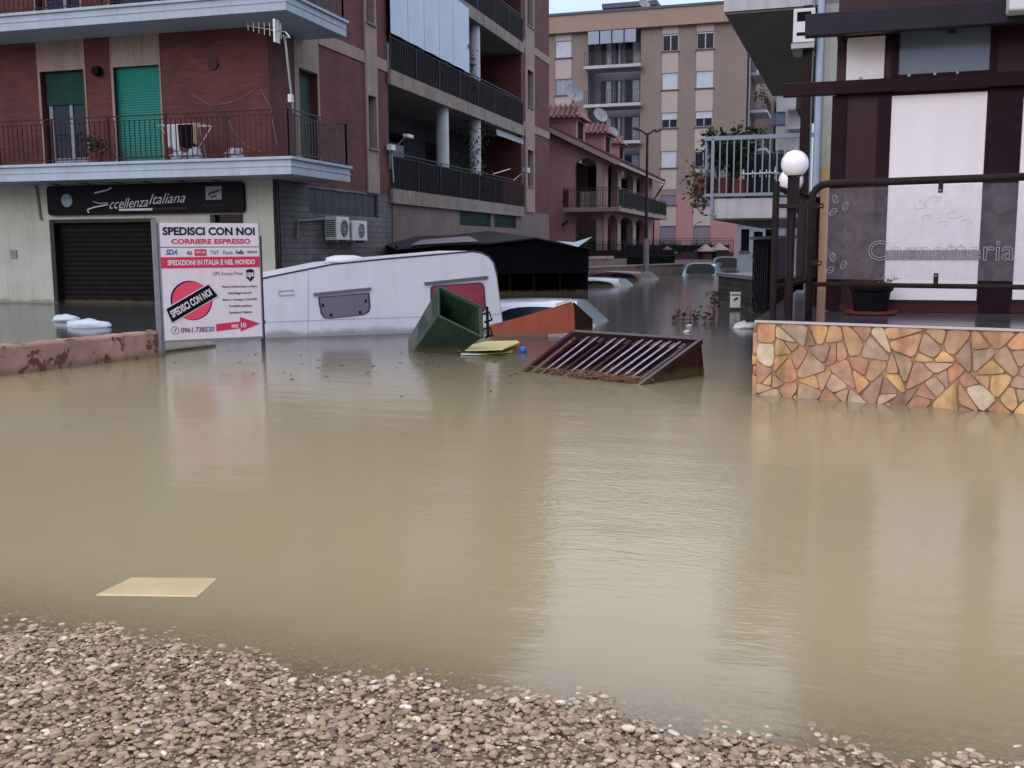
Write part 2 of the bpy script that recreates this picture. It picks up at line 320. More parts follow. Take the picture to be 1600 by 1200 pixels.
# pebbles
def pebbles():
    rs = np.random.RandomState(4)
    import bmesh
    bm = bmesh.new(); bmesh.ops.create_icosphere(bm, subdivisions=2, radius=1); bv = np.array([v.co[:] for v in bm.verts]); bf = np.array([[v.index for v in f.verts] for f in bm.faces]); bm.free()
    var = []
    for q in range(8):
        w = bv.copy(); a = rs.normal(size=(5, 3)); a /= np.linalg.norm(a, axis=1)[:, None]
        for t in a:
            d = w @ t; lim = rs.uniform(.62, .9); w -= np.outer(np.maximum(d - lim, 0) * .8, t)
        var.append(w)
    var = np.array(var)
    n = 66000
    x = rs.uniform(-3.6, 1.5, n * 3); y = rs.uniform(1.35, 3.6, n * 3)
    s = (x - sh0.x) * snrm.x + (y - sh0.y) * snrm.y
    keep = (s > -.95) & (s < 1.15) & (rs.uniform(size=len(s)) < np.where(s < -.3, .6, 1.)); x, y = x[keep][:n], y[keep][:n]; n = len(x)
    z = np.array([bank_z(a, b) for a, b in zip(x, y)])
    r = np.clip(rs.lognormal(math.log(.0060), .45, n), .003, .015)
    sc = np.stack([r * rs.uniform(1.0, 1.6, n), r * rs.uniform(.75, 1.1, n), r * rs.uniform(.32, .6, n)], 1)
    th = rs.uniform(0, 6.283, n); tl = rs.normal(0, .2, n)
    V = var[rs.randint(0, 8, n)] * sc[:, None, :]
    c, q = np.cos(tl)[:, None], np.sin(tl)[:, None]; y1 = V[:, :, 1] * c - V[:, :, 2] * q; z1 = V[:, :, 1] * q + V[:, :, 2] * c; x1 = V[:, :, 0]
    c, q = np.cos(th)[:, None], np.sin(th)[:, None]
    P = np.stack([x1 * c - y1 * q + x[:, None], x1 * q + y1 * c + y[:, None], z1 + (z + rs.uniform(-.004, .008, n) + r * .15)[:, None]], 2).reshape(-1, 3)
    Fc = (bf[None] + (np.arange(n) * len(bv))[:, None, None]).reshape(-1)
    me = bpy.data.meshes.new('pebbles'); me.vertices.add(len(P)); me.vertices.foreach_set('co', P.ravel())
    nf = len(Fc) // 3; me.loops.add(len(Fc)); me.loops.foreach_set('vertex_index', Fc); me.polygons.add(nf)
    me.polygons.foreach_set('loop_start', np.arange(nf) * 3); me.polygons.foreach_set('loop_total', np.full(nf, 3)); me.update(calc_edges=True); me.shade_smooth()
    me.materials.append(rand_mat('pebble_stone', [(0, (92, 80, 70)), (.07, (122, 106, 88)), (.3, (152, 132, 107)), (.5, (168, 147, 121)), (.62, (142, 118, 94)), (.78, (176, 156, 130)), (.93, (190, 172, 150)), (.985, (212, 202, 184)), (1., (230, 222, 210))], .45, .25, 160))
    o = bpy.data.objects.new('pebbles', me); col.objects.link(o); tag(o, 'wet brown and pale pebbles on the bank at the water edge', 'gravel', kind='stuff')
pebbles()
# water
wm = bpy.data.materials.new('murky_flood_water'); wm.use_nodes = True; nt = wm.node_tree; nt.nodes.clear(); N = nt.nodes.new; L = nt.links.new
out = N('ShaderNodeOutputMaterial'); geo = N('ShaderNodeNewGeometry')
dt = N('ShaderNodeVectorMath'); dt.operation = 'DOT_PRODUCT'; L(geo.outputs['Position'], dt.inputs[0]); dt.inputs[1].default_value = tuple(-snrm)
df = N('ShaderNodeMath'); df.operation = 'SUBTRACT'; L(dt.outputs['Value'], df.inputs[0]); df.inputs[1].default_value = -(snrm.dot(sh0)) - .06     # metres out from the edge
ns = N('ShaderNodeTexNoise'); ns.inputs['Scale'].default_value = 3.5; ns.inputs['Detail'].default_value = 4; L(geo.outputs['Position'], ns.inputs['Vector'])
na = N('ShaderNodeMath'); na.operation = 'MULTIPLY_ADD'; na.inputs[1].default_value = .12; L(ns.outputs[0], na.inputs[0]); L(df.outputs[0], na.inputs[2])
dm = N('ShaderNodeMath'); dm.operation = 'MULTIPLY'; L(na.outputs[0], dm.inputs[0]); dm.inputs[1].default_value = -2.6
de = N('ShaderNodeMath'); de.operation = 'EXPONENT'; L(dm.outputs[0], de.inputs[0])
cl = N('ShaderNodeClamp'); L(de.outputs[0], cl.inputs[0])                                                 # how much of the bed shows through the silt
bc = N('ShaderNodeValToRGB'); bc.color_ramp.elements[0].color = lin((155, 143, 109)); bc.color_ramp.elements[1].color = lin((168, 156, 123))
n0 = N('ShaderNodeTexNoise'); n0.inputs['Scale'].default_value = .25; n0.inputs['Detail'].default_value = 3; L(geo.outputs['Position'], n0.inputs['Vector']); L(n0.outputs[0], bc.inputs[0])
far_shade = N('ShaderNodeMapRange'); L(df.outputs[0], far_shade.inputs[0]); far_shade.inputs[1].default_value = 4.2; far_shade.inputs[2].default_value = 11; far_shade.interpolation_type = 'SMOOTHSTEP'
sm_ = N('ShaderNodeMixRGB'); L(far_shade.outputs[0], sm_.inputs[0]); L(bc.outputs[0], sm_.inputs[1]); sm_.inputs[2].default_value = lin((66, 70, 72))      # shade over the far water, put into the murk colour by distance
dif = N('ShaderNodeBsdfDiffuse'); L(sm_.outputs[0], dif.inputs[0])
tr = N('ShaderNodeBsdfTransparent'); tr.inputs[0].default_value = (.98, .96, .92, 1)
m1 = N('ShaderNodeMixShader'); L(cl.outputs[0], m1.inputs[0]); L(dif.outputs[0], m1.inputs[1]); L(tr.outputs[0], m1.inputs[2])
gl = N('ShaderNodeBsdfGlossy'); gl.inputs['Roughness'].default_value = .12
# ripples
def rip(scale, rot, det, dist_=0.):
    mp = N('ShaderNodeMapping'); mp.inputs['Scale'].default_value = scale; mp.inputs['Rotation'].default_value = (0, 0, rot); L(geo.outputs['Position'], mp.inputs[0])
    n = N('ShaderNodeTexNoise'); n.inputs['Scale'].default_value = 1; n.inputs['Detail'].default_value = det; n.inputs['Distortion'].default_value = dist_; L(mp.outputs[0], n.inputs[0]); return n.outputs[0]
a1 = rip((1.1, 3.0, 1), R(16), 3); a2 = rip((6, 18, 1), R(8), 2, .4); a3 = rip((16, 40, 1), R(28), 2, .5)
msk = N('ShaderNodeMapRange'); L(rip((.45, .35, 1), R(-20), 2), msk.inputs[0]); msk.inputs[1].default_value = .42; msk.inputs[2].default_value = .62
def mul(a, v=None, b=None):
    q = N('ShaderNodeMath'); q.operation = 'MULTIPLY'; L(a, q.inputs[0])
    if b: L(b, q.inputs[1])
    else: q.inputs[1].default_value = v
    return q.outputs[0]
def add(a, b): q = N('ShaderNodeMath'); q.operation = 'ADD'; L(a, q.inputs[0]); L(b, q.inputs[1]); return q.outputs[0]
# a patch of small wind ripples in the open middle of the water
ctr = W(1000, 760); dd = N('ShaderNodeVectorMath'); dd.operation = 'DISTANCE'; L(geo.outputs['Position'], dd.inputs[0]); dd.inputs[1].default_value = (ctr.x, ctr.y, 0)
pm = N('ShaderNodeMapRange'); L(dd.outputs['Value'], pm.inputs[0]); pm.inputs[1].default_value = .3; pm.inputs[2].default_value = 2.6; pm.inputs[3].default_value = 1; pm.inputs[4].default_value = .12
h = add(add(mul(a1, .006), mul(mul(a2, .0022), b=msk.outputs[0])), mul(mul(a3, .0024), b=pm.outputs[0]))
far_ = N('ShaderNodeMapRange'); L(dd.outputs['Value'], far_.inputs[0]); far_.inputs[1].default_value = 5; far_.inputs[2].default_value = 16; far_.inputs[3].default_value = 1; far_.inputs[4].default_value = .3; h = mul(h, b=far_.outputs[0])
bp = N('ShaderNodeBump'); bp.inputs['Strength'].default_value = 1; bp.inputs['Distance'].default_value = 1; L(h, bp.inputs['Height']); L(bp.outputs[0], gl.inputs['Normal'])
fr = N('ShaderNodeFresnel'); fr.inputs['IOR'].default_value = 1.46; bp2 = N('ShaderNodeBump'); bp2.inputs['Strength'].default_value = .35; bp2.inputs['Distance'].default_value = 1; L(h, bp2.inputs['Height']); L(bp2.outputs[0], fr.inputs['Normal'])
m2 = N('ShaderNodeMixShader'); L(fr.outputs[0], m2.inputs[0]); L(m1.outputs[0], m2.inputs[1]); L(gl.outputs[0], m2.inputs[2]); L(m2.outputs[0], out.inputs[0])
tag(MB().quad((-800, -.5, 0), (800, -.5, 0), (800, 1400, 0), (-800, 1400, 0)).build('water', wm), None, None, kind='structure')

# ================================================================ LEFT APARTMENT BUILDING
ST = 3.22                                                   # storey
LC = Vector((hit(428, 350, 1, W(100, 474).y).x, W(100, 474).y, 0))
FR = Plane(LC, 0.); SD = Plane(LC, math.pi / 2)
lb = T('apartment_building', 'dark red brick apartment block with pale wrap-round balconies and green shutters', 'building', LC)
ff = lambda u, d, z: (u, d, z)            # front face, depth goes back
fs = lambda u, d, z: (-d, u, z)           # side face facing the street
SZ = 3.12                                                   # first balcony floor
BH = SZ + 4 * ST
dz = FR.z(200, 104)                                          # door head
D1 = (FR.u(65, 180), FR.u(133, 180)); D2 = (FR.u(178, 180), FR.u(252, 180)); CR = (FR.u(172, 80), FR.u(250, 80)); CL = (FR.u(57, 80), FR.u(132, 80))
SH = (FR.u(80, 400), FR.u(245, 400), -1.6, FR.z(160, 342)); SW = (FR.u(328, 340), FR.u(380, 340), 1.45, FR.z(350, 335))
holes = []
for f in range(3):
    holes += [(D1[0], D1[1], SZ + ST * f + .02, dz + ST * f), (D2[0], D2[1], SZ + ST * f + .02, dz + ST * f)]
    holes += [(-11.5, -9.9, SZ + ST * f + .02, dz + ST * f)]
MB().wall(-19, 0, SZ - .35, BH, holes, ff, .25).build('brick_wall', BRICK, lb)
MB().wall(-19, 0, -2, SZ - .35, [SH, SW], ff, .3).build('ground_floor_wall', CREAM, lb)
# side face
ys = lambda px, py: SD.u(px, py)
yE = ys(858, 250); L0, L1 = ys(609, 290), ys(815, 330); P0, P1 = ys(571, 200), ys(589, 200); Q0, Q1 = ys(820, 250), ys(834, 250)
wz0, wz1 = SD.z(580, 232), SD.z(578, 150); vz0, vz1 = SD.z(827, 291), SD.z(827, 235)
C0, C1 = ys(462, 200), ys(500, 200); dS = (ys(467, 150), ys(496, 150))
sh = []
for f in range(3):
    sh += [(L0, L1, SZ + ST * f - .3, SZ + ST * (f + 1) - .62 + .05), (P0 + .12, P1 - .1, wz0 + ST * f, wz1 + ST * f), (Q0 + .3, Q1 - .2, vz0 + ST * f, vz1 + ST * f), (dS[0], dS[1], SZ + ST * f + .02, SD.z(480, 112) + ST * f)]
SZ2 = 2.72
MB().wall(0, yE, SZ2, BH, [(a, b, max(c, SZ2 + .02), d) for a, b, c, d in sh], fs, .3).build('side_brick_wall', BRICK, lb)
GW = (ys(482, 310), ys(591, 320), SD.z(540, 338) + .02, SD.z(540, 300)); G2 = (ys(719, 340), ys(765, 340), SD.z(740, 353), SD.z(740, 322)); G3 = (ys(773, 340), ys(805, 340), SD.z(790, 356), SD.z(790, 328))
yt = ys(612, 340)
MB().wall(0, yt, -2, SZ2, [GW], fs, .25).build('stone_tiled_wall', GREYT, lb)
MB().wall(yt, yE, -2, SZ2, [G2, G3], fs, .2).build('rendered_wall', PINKP, lb)
B(-.03, .04, yt, L0 + .1, -1.9, SZ2 - .05).build('drain_stack', PINKP, lb)
# inside darkness and roof
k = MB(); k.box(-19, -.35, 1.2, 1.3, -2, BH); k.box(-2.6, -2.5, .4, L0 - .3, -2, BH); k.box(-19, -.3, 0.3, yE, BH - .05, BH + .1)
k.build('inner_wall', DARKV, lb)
k = MB(); k.box(-19.2, -.01, yE - .05, yE, -2, BH); k.box(-20, -19, -.02, yE, -2, BH); k.build('rear_wall', BRICK, lb)
# cream strips
k = MB()
for f in range(3):
    z = SZ + ST * f
    for c in (CL, CR, (-11.7, -9.8)): k.box(c[0], c[1], -.02, .0, dz + ST * f, z + ST - .3)
    for c in (CL, CR):
        k.box(c[0], c[0] + .06, -.02, .0, z, dz + ST * f); k.box(c[1] - .04, c[1], -.02, .0, z, dz + ST * f)
    k.box(0, .02, C0, C1, SD.z(480, 110) + ST * f, z + ST - .05); k.box(0, .02, C0, dS[0], z, SD.z(480, 110) + ST * f); k.box(0, .02, dS[1], C1, z, SD.z(480, 110) + ST * f)
    for (a, b, c, d) in ((P0, P1, wz0, wz1), (Q0, Q1, vz0, vz1)):
        i0, i1 = (a + .12, b - .1) if a == P0 else (a + .3, b - .2)
        k.box(0, .05, a, b, (wz1 if a == P0 else vz1) + ST * (f - 1) if f else SZ2, c + ST * f)
        k.box(0, .05, a, i0, c + ST * f, d + ST * f); k.box(-.28, .05, i1 - .02, b, c + ST * f, d + ST * f)
    if f:
        for (a, b) in ((C1, P0), (P1, L0), (L1, Q0), (Q1, yE)): k.box(0, .03, a, b, z - .3, z)
k.each('beige_band', BAND, lb)
k = MB(); k.box(-.0, .1, -.02, yE, BH, BH + .3); k.build('parapet', CREAM, lb)
# slabs and railings of the corner balconies
bf, bs = -1.2, ys(547, 262) - 0
ox = hit(455, 262, 1, LC.y - 1.2).x - LC.x
bs = Plane(LC + Vector((ox, 0, 0)), math.pi / 2).u(547, 268)
for f in range(3):
    z = SZ + ST * f
    k = MB(); k.box(-19, ox, bf, 0, z - .36, z - .06); k.box(0.0, ox, 0, bs, z - .36, z - .06); k.box(-19, ox + .05, bf - .05, 0, z - .06, z); k.box(0.0, ox + .05, 0, bs + .04, z - .06, z)
    k.box(-19, ox + .015, bf - .015, bf, z - .2, z - .17); k.box(ox, ox + .015, bf, bs, z - .2, z - .17)
    k.build('balcony_slab', SLABW, lb, bevel=.012)
    railing((-19, bf + .06, z), (ox - .06, bf + .06, z), 0, .95, IRONR, lb, step=.125, posts=1.35, r=.008)
    railing((ox - .06, bf + .06, z), (ox - .06, bs - .05, z), 0, .95, IRON, lb, step=.125, posts=1.3, r=.008)
    railing((ox - .06, bs - .05, z), (.05, bs - .05, z), 0, .95, IRON, lb, step=.125, posts=1.0, r=.008)
# doors and blinds of the front
def blind(x0, x1, y, z0, z1, m, name='roller_blind', pitch=.055):
    k = MB(); n = max(1, int((z1 - z0) / pitch)); h = (z1 - z0) / n
    for i in range(n):
        a = z0 + i * h; k.add([(x0, y, a), (x1, y, a), (x1, y - .012, a + h * .5), (x0, y - .012, a + h * .5), (x0, y, a + h), (x1, y, a + h)], [(0, 1, 2, 3), (3, 2, 5, 4)])
    k.box(x0, x1, y + .002, y + .02, z0, z1); return k.build(name, m, lb)
GREY2 = mat('grey_blue_frame', (120, 128, 138), .5, .05, 3)
for f in range(3):
    o = ST * f; full = f == 0
    blind(D2[0] + .02, D2[1] - .02, .12, SZ + o if full else SZ + o + 1.3, dz + o, GREENS)
    blind(D1[0] + .08, D1[1] - .02, .12, dz + o - .75, dz + o, GREENSD if full else GREENS)
    blind(-11.48, -9.92, .12, SZ + o, dz + o, GREENS)
    xm = (D1[0] + .2 + D1[1]) / 2
    d = MB(); d.box(D1[0] + .1, D1[0] + .2, .14, .2, SZ + o, dz + o - .7); d.box(D1[1] - .1, D1[1], .14, .2, SZ + o, dz + o - .7); d.box(xm - .03, xm + .05, .14, .2, SZ + o, dz + o - .7); d.box(D1[0] + .1, D1[1], .15, .19, SZ + o, SZ + o + .25)
    dd_ = d.build('balcony_door', GREY2, lb); B(D1[0] + .1, D1[1], .17, .18, SZ + o + .2, dz + o - .7).build('pane', glass_mat('blue_glass', (28, 36, 54), .05) if 'blue_glass' not in MC else MC['blue_glass'], dd_)
    if not full:
        w = B(D2[0], D2[1], .17, .18, SZ + o, SZ + o + 1.35).build('window_pane', MC['blue_glass'], lb)
    B(-.2, -.18, dS[0], dS[1], SZ + o, SD.z(480, 112) + o).build('side_shutter', mat('dull_green_shutter', (62, 74, 74), .6, .15, 3), lb)
    # windows in the side strips
    for a, b, c, d_ in ((P0 + .12, P1 - .1, wz0, wz1), (Q0 + .3, Q1 - .2, vz0, vz1)):
        w = MB(); w.box(-.2, -.14, a, b, c + o, c + o + .07); w.box(-.2, -.14, a, b, d_ + o - .07, d_ + o); w.box(-.2, -.14, a, a + .07, c + o, d_ + o); w.box(-.2, -.14, b - .07, b, c + o, d_ + o)
        wf = w.build('window', GREYM, lb); B(-.19, -.17, a, b, c + o, d_ + o).build('pane', GLASSD, wf); B(-.05, .1, a - .05, b + .05, c + o - .05, c + o - .003).build('sill', CONC, wf)
# loggias
lx = -2.1
for f in range(3):
    z = SZ + ST * f - .28; zc = SZ + ST * (f + 1) - .62
    k = MB(); k.box(lx, .1, L0, L1, z - .12, z + .0); k.box(0.02, .12, L0 - .05, L1 + .05, z - .34, z + .06)
    k.build('loggia_slab', CONC, lb)
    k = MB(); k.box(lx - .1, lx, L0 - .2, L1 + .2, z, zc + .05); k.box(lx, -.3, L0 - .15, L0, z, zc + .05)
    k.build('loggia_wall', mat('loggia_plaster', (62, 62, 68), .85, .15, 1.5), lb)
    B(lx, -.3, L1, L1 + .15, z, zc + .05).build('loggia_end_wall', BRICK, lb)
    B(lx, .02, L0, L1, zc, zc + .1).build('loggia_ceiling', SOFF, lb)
    for c0 in (ys(702, 270), ys(752, 290)):
        MB().lathe([(.21, z), (.21, zc)], (-.22, c0, 0), 20).build('column', mat('column_paint', (176, 180, 188), .6, .12, 2, streak=.3), lb, smooth=False)
    # back wall opening with shutter
    w = MB().box(lx, lx + .05, L0 + 3.2, L0 + 6.2, z + 1.0, z + 2.2).box(lx, lx + .05, L0 + 8.5, L0 + 10.2, z + .0, z + 2.2).each('loggia_window', GLASSD, lb)
    r_ = railing((.08, L0, z + .05), (.08, L1, z + .05), -.2, 1.0, IRON, lb, step=.13, posts=1.9, r=.008)
NET = mat('dark_screen', (26, 28, 30), .9, .3, 8, .3)
z1_ = SZ - .28
B(.04, .05, L0 + .1, ys(783, 300), z1_ + .1, z1_ + .98).build('railing_screen', NET, lb)
B(.04, .05, ys(783, 300), L1, z1_ + .1, z1_ + .98).build('railing_screen', mat('dark_red_screen', (66, 22, 26), .8, .2, 5), lb)
B(.04, .05, L0 + .1, L1, z1_ + ST + .1, z1_ + ST + .98).build('railing_screen', NET, lb)
B(.04, .05, L0 + .1, L1, z1_ + 2 * ST + .1, z1_ + 2 * ST + .98).build('railing_screen', NET, lb)
ct = MB(); y0c, y1c = L0 - .05, ys(722, 60); zt, zb = z1_ + 2 * ST - .1, z1_ + ST + 1.02
n = 5
for i in range(n):
    a = y0c + (y1c - y0c) * i / n; b = y0c + (y1c - y0c) * (i + 1) / n
    ct.add([(.14, a, zb), (.17, (a + b) / 2, zb), (.14, b - .02, zb), (.14, a, zt), (.17, (a + b) / 2, zt), (.14, b - .02, zt)], [(0, 1, 4, 3), (1, 2, 5, 4)])
ct.box(.1, .13, y1c - .02, y1c + .35, zb, zt)
ct.build('weather_curtain', mat('white_tarpaulin', (170, 190, 205), .5, .05, 1.5), lb)
# ground floor openings
blind(SH[0] + .05, SH[1] - .05, .2, SH[2], SH[3], mat('black_roller_shutter', (24, 20, 22), .5, .2, 4), 'roller_shutter', .11)
k = MB(); k.box(SH[0], SH[0] + .12, .0, .2, SH[2], SH[3]); k.box(SH[0], SH[1], .02, .2, SH[3] - .08, SH[3]); k.build('shutter_frame', IRON, lb)
B(SW[0], SW[1], .2, .22, SW[2], SW[3]).build('shop_window', GLASSD, lb)
k = MB()
for i in range(9): a = GW[0] + (GW[1] - GW[0]) * i / 9; k.box(-.1, -.06, a + .01, a + (GW[1] - GW[0]) / 9 - .01, GW[2], GW[3])
k.build('strip_window', mat('strip_window_dark', (38, 40, 52), .35, .15, 3), lb)
for g in (G2, G3):
    k = MB(); nn = 14
    for i in range(nn): a = g[2] + (g[3] - g[2]) * i / nn; k.bar((-.05, g[0], a + .01), (-.05, g[1], a + .01), .05, .02)
    k.box(-.15, -.1, g[0], g[1], g[2], g[3]); k.box(0, .03, g[0] - .04, g[0], g[2], g[3]); k.box(0, .03, g[1], g[1] + .04, g[2], g[3])
    k.build('green_window_shutter', GREENSD, lb)
k = MB(); k.tube([(.06, .1, -1), (.06, .1, 2.7)], .045); k.build('downpipe', IRON, lb)
k = MB(); a = FR.uz(0, 289); b = FR.uz(58, 286); c = FR.uz(66, 344)
k.tube([(-19, -.03, a[1]), (a[0], -.03, a[1]), (b[0] - .1, -.03, b[1]), (b[0], -.03, b[1] - .12), (b[0] + .05, -.03, c[1] + .1), (c[0], -.03, c[1])], .03, 6); k.build('wall_conduit', mat('conduit_grey', (110, 112, 112), .5), lb)
q = FR.uz(22, 397); B(q[0] - .09, q[0] + .09, -.025, 0, q[1] - .1, q[1] + .1).build('meter_hatch', mat('hatch_grey', (118, 118, 118), .6), lb)
k = MB(); q = FR.uz(155, 112); k.lathe([(.1, -.16), (.12, -.05), (.05, 0)], (q[0], 0, q[1]), 12, 'y'); k.build('wall_lamp', BLACK, lb)
k = MB(); q = FR.uz(333, 100); k.lathe([(.13, -.04), (.12, 0)], (q[0], 0, q[1]), 14, 'y'); k.build('wall_vent', IRONR, lb)
k = MB()
for pts in ([(300, 148), (330, 165), (365, 160), (395, 143)], [(408, 140), (424, 170), (428, 200), (436, 235)], [(355, 175), (362, 200), (385, 228), (415, 240)]):
    k.tube([(FR.u(*p) , -.015, FR.z(*p)) for p in pts], .006, 5)
k.build('wall_cable', mat('cable_grey', (130, 118, 112), .6), lb)
# ================================================================ THINGS ON AND AROUND THE LEFT BUILDING
SIGNB = mat('sign_black', (20, 20, 26), .35, .15, 3); SWHITE = mat('lettering_white', (190, 196, 204), .5, .04, 3); MAROON = mat('lettering_maroon', (70, 22, 32), .5)
NAVY = mat('lettering_navy', (18, 20, 62), .5); CRIM = mat('lettering_crimson', (186, 36, 76), .5, .05, 2); GREYL = mat('lettering_grey', (110, 112, 120), .5)
sp = Plane(LC + Vector((0, -.1, 0)), 0.)
a = sp.uz(72, 290); b = sp.uz(381, 332); a2 = sp.uz(381, 284)
x0, x1, z1, z0 = a[0], b[0], (a[1] + a2[1]) / 2, b[1] + .0
so = T('shop_sign', 'long black shop sign with white script lettering over the closed roller shutter', 'sign', LC + Vector((x0, -.1, z0)))
Wd, Hd = x1 - x0, z1 - z0
k = MB(); rr = .09; poly = []
for cx, cz, a0 in ((Wd - rr, rr, -90), (Wd - rr, Hd - rr, 0), (rr, Hd - rr, 90), (rr, rr, 180)):
    for i in range(5): t = R(a0 + 22.5 * i); poly.append((cx + rr * math.cos(t), cz + rr * math.sin(t)))
k.prism(poly, lambda a, b, d: (a, d, b), 0, .1); k.build('sign_panel', SIGNB, so)
su = lambda px: (px - 72) / (381 - 72) * Wd
sv = lambda f: Hd * (1 - f)
k = MB(); k.lathe([(.15, 0), (.15, .004)], (su(105), -.005, sv(.5)), 24, 'y'); k.build('round_badge', mat('badge_blue', (120, 140, 158), .5), so)
words('CLUB', su(97), su(113), sv(.45), sv(.32), -.008, mat('badge_text', (92, 108, 124), .5), so)
words('ccellenza', su(174), su(236), sv(.78), sv(.46), -.006, SWHITE, so, shear=.5, bold=-.004, rot=.04)
words('Italiana', su(237), su(294), sv(.66), sv(.33), -.006, SWHITE, so, shear=.5, bold=-.004, rot=.03)
k = MB(); 
for pts, w in (([(151, .27), (163, .22), (172, .18), (179, .1)], .03), ([(148, .55), (158, .62), (172, .6)], .012), ([(140, .93), (138, .82), (150, .74), (172, .66)], .028)):
    P_ = [Vector((su(p), -.008, sv(v))) for p, v in pts]
    for i in range(len(P_) - 1): k.bar(P_[i], P_[i + 1], w, .006, upv=(0, 1, 0)); 
k.build('swash_letter', SWHITE, so)
B(su(189), su(242), -.006, -.002, sv(.88), sv(.81)).build('white_stripe', SWHITE, so); B(su(242), su(295), -.006, -.002, sv(.86), sv(.8)).build('red_stripe', MAROON, so)
B(su(325), su(349), -.006, -.002, sv(.57), sv(.14)).build('square_badge', mat('badge_grey', (124, 134, 146), .5), so)
k = MB(); k.bar((su(329), -.01, sv(.42)), (su(336), -.01, sv(.3)), .035, .006, (0, 1, 0)); k.bar((su(336), -.01, sv(.36)), (su(346), -.01, sv(.26)), .03, .006, (0, 1, 0)); k.bar((su(332), -.01, sv(.5)), (su(341), -.01, sv(.44)), .03, .006, (0, 1, 0)); k.build('bird_emblem', SIGNB, so)
words('Pausa Break', su(321), su(352), sv(.8), sv(.68), -.006, mat('faint_sign_text', (44, 46, 52), .5), so)
for px in (90, 139, 189, 238, 290, 342):
    k = MB(); x = su(px); k.box(x - .07, x + .07, -.2, -.08, Hd + .03, Hd + .09); k.box(x - .015, x + .015, -.1, .1, Hd + .02, Hd + .05); k.build('sign_lamp', BLACK, so)

# antennas
def yagi(k, a, b, n, l, updir=(0, 0, 1)):
    a, b = Vector(a), Vector(b); k.tube([a, b], .014, 6)
    for i in range(n): p = a.lerp(b, (i + .2) / n); h = Vector(updir) * l * (.6 + .5 * i / n) / 2; k.tube([p - h, p + h], .008, 5)
ANT = mat('aluminium', (176, 176, 178), .35, .08, 10, metal=.5)
def ap(px, py, X): return hit(px, py, 0, X)
ax = LC.x + ox - .1
base = ap(459, 178, ax)
an = T('television_antenna', 'white television antenna on a bent mast at the corner of the red brick balcony', 'antenna', base)
k = MB(); k.tube([ap(p, q, ax) - base for p, q in ((459, 176), (452, 120), (446, 64), (443, 55))], .022, 8); k.build('mast', ANT, an)
k = MB(); p = ap(446, 50, ax) - base; q = ap(386, 40, ax + .0) - base
q = hit(386, 40, 1, base.y + .05) - base; yagi(k, q, p, 7, .3, (0, 0, 1)); k.tube([p, p + Vector((.1, 0, -.12)), ap(444, 58, ax) - base], .018, 6); k.box(p.x - .22, p.x - .18, p.y - .1, p.y + .1, p.z - .2, p.z + .25); k.build('aerial', ANT, an)
k = MB(); p = ap(453, 154, ax) - base; k.box(p.x - .02, p.x + .06, p.y - .06, p.y + .06, p.z - .08, p.z + .08); k.build('amplifier_box', WHITEP, an, bevel=.01)
ax = LC.x + .1
base = ap(615, 285, ax)
an = T('floodlight_mast', 'short pole with a pale lamp head on an arm at the lower loggia', 'lamp', base)
k = MB(); k.tube([(0, 0, 0), ap(612, 240, ax) - base], .02, 8); k.build('mast', ANT, an)
k = MB(); k.tube([ap(612, 236, ax) - base, ap(633, 214, ax) - base], .02, 6); k.build('arm', IRON, an)
k = MB(); p = ap(611, 231, ax) - base; k.box(p.x - .08, p.x + .08, p.y - .15, p.y + .15, p.z - .08, p.z + .08); p = ap(637, 213, ax) - base; k.box(p.x - .08, p.x + .1, p.y - .18, p.y + .22, p.z - .05, p.z + .05); k.each('lamp_head', WHITEP, an, bevel=.02)
base = ap(802, 282, ax)
an = T('television_antenna', 'small white antenna leaning out from the far end of the lower loggia rail', 'antenna', base)
k = MB(); yagi(k, (0, 0, 0), ap(826, 262, ax + .25) - base, 4, .12); k.tube([ap(770, 272, ax) - base, ap(797, 264, ax + .3) - base], .02, 6); p = ap(822, 266, ax + .25) - base; k.box(p.x - .1, p.x + .1, p.y - .25, p.y + .25, p.z - .1, p.z + .1); k.build('aerial', ANT, an)
# air conditioners on the tiled wall
def aircon(name, label, px0, px1, pyt, pyb, group='air conditioners on the tiled wall'):
    P = Plane(LC + Vector((.38, 0, 0)), math.pi / 2); y0, y1 = P.u(px0, (pyt + pyb) / 2), P.u(px1, (pyt + pyb) / 2); zt, zb = P.z((px0 + px1) / 2, pyt), P.z((px0 + px1) / 2, pyb)
    o = T(name, label, 'air conditioner', LC + Vector((.0, y0, zb)), 0, group); w, h = y1 - y0, zt - zb
    B(.06, .38, 0, w, 0, h).build('casing', WHITEP, o, bevel=.015)
    k = MB(); k.lathe([(h * .38, .38), (h * .38, .383)], (0, w * .6, h / 2), 24, 'x'); k.build('fan_opening', BLACK, o)
    k = MB()
    for r_ in (.1, .2, .3, .37): 
        k.tube([(.39, w * .6 + math.cos(t) * h * r_, h / 2 + math.sin(t) * h * r_) for t in [i * .45 for i in range(15)]], .004, 4)
    for i in range(8): t = i * math.pi / 4; k.tube([(.39, w * .6, h / 2), (.39, w * .6 + math.cos(t) * h * .38, h / 2 + math.sin(t) * h * .38)], .004, 4)
    k.build('fan_grille', WHITEP, o)
    k = MB()
    for i in range(9): z = .08 + i * (h - .14) / 9; k.box(.09, .35, -.006, -.001, z, z + (h - .14) / 18)
    k.build('louvre', IRON, o)
    k = MB(); k.box(0, .36, .08, .12, -.05, -.0); k.box(0, .36, w - .12, w - .08, -.05, -.0); k.build('bracket', GREYM, o)
    return o
aircon('air_conditioner', 'white air conditioner with louvred side, nearer of the pair on the tiled wall', 526, 546, 339, 375)
aircon('air_conditioner', 'white air conditioner with a dark round fan, farther of the pair on the tiled wall', 551, 574, 345, 376)
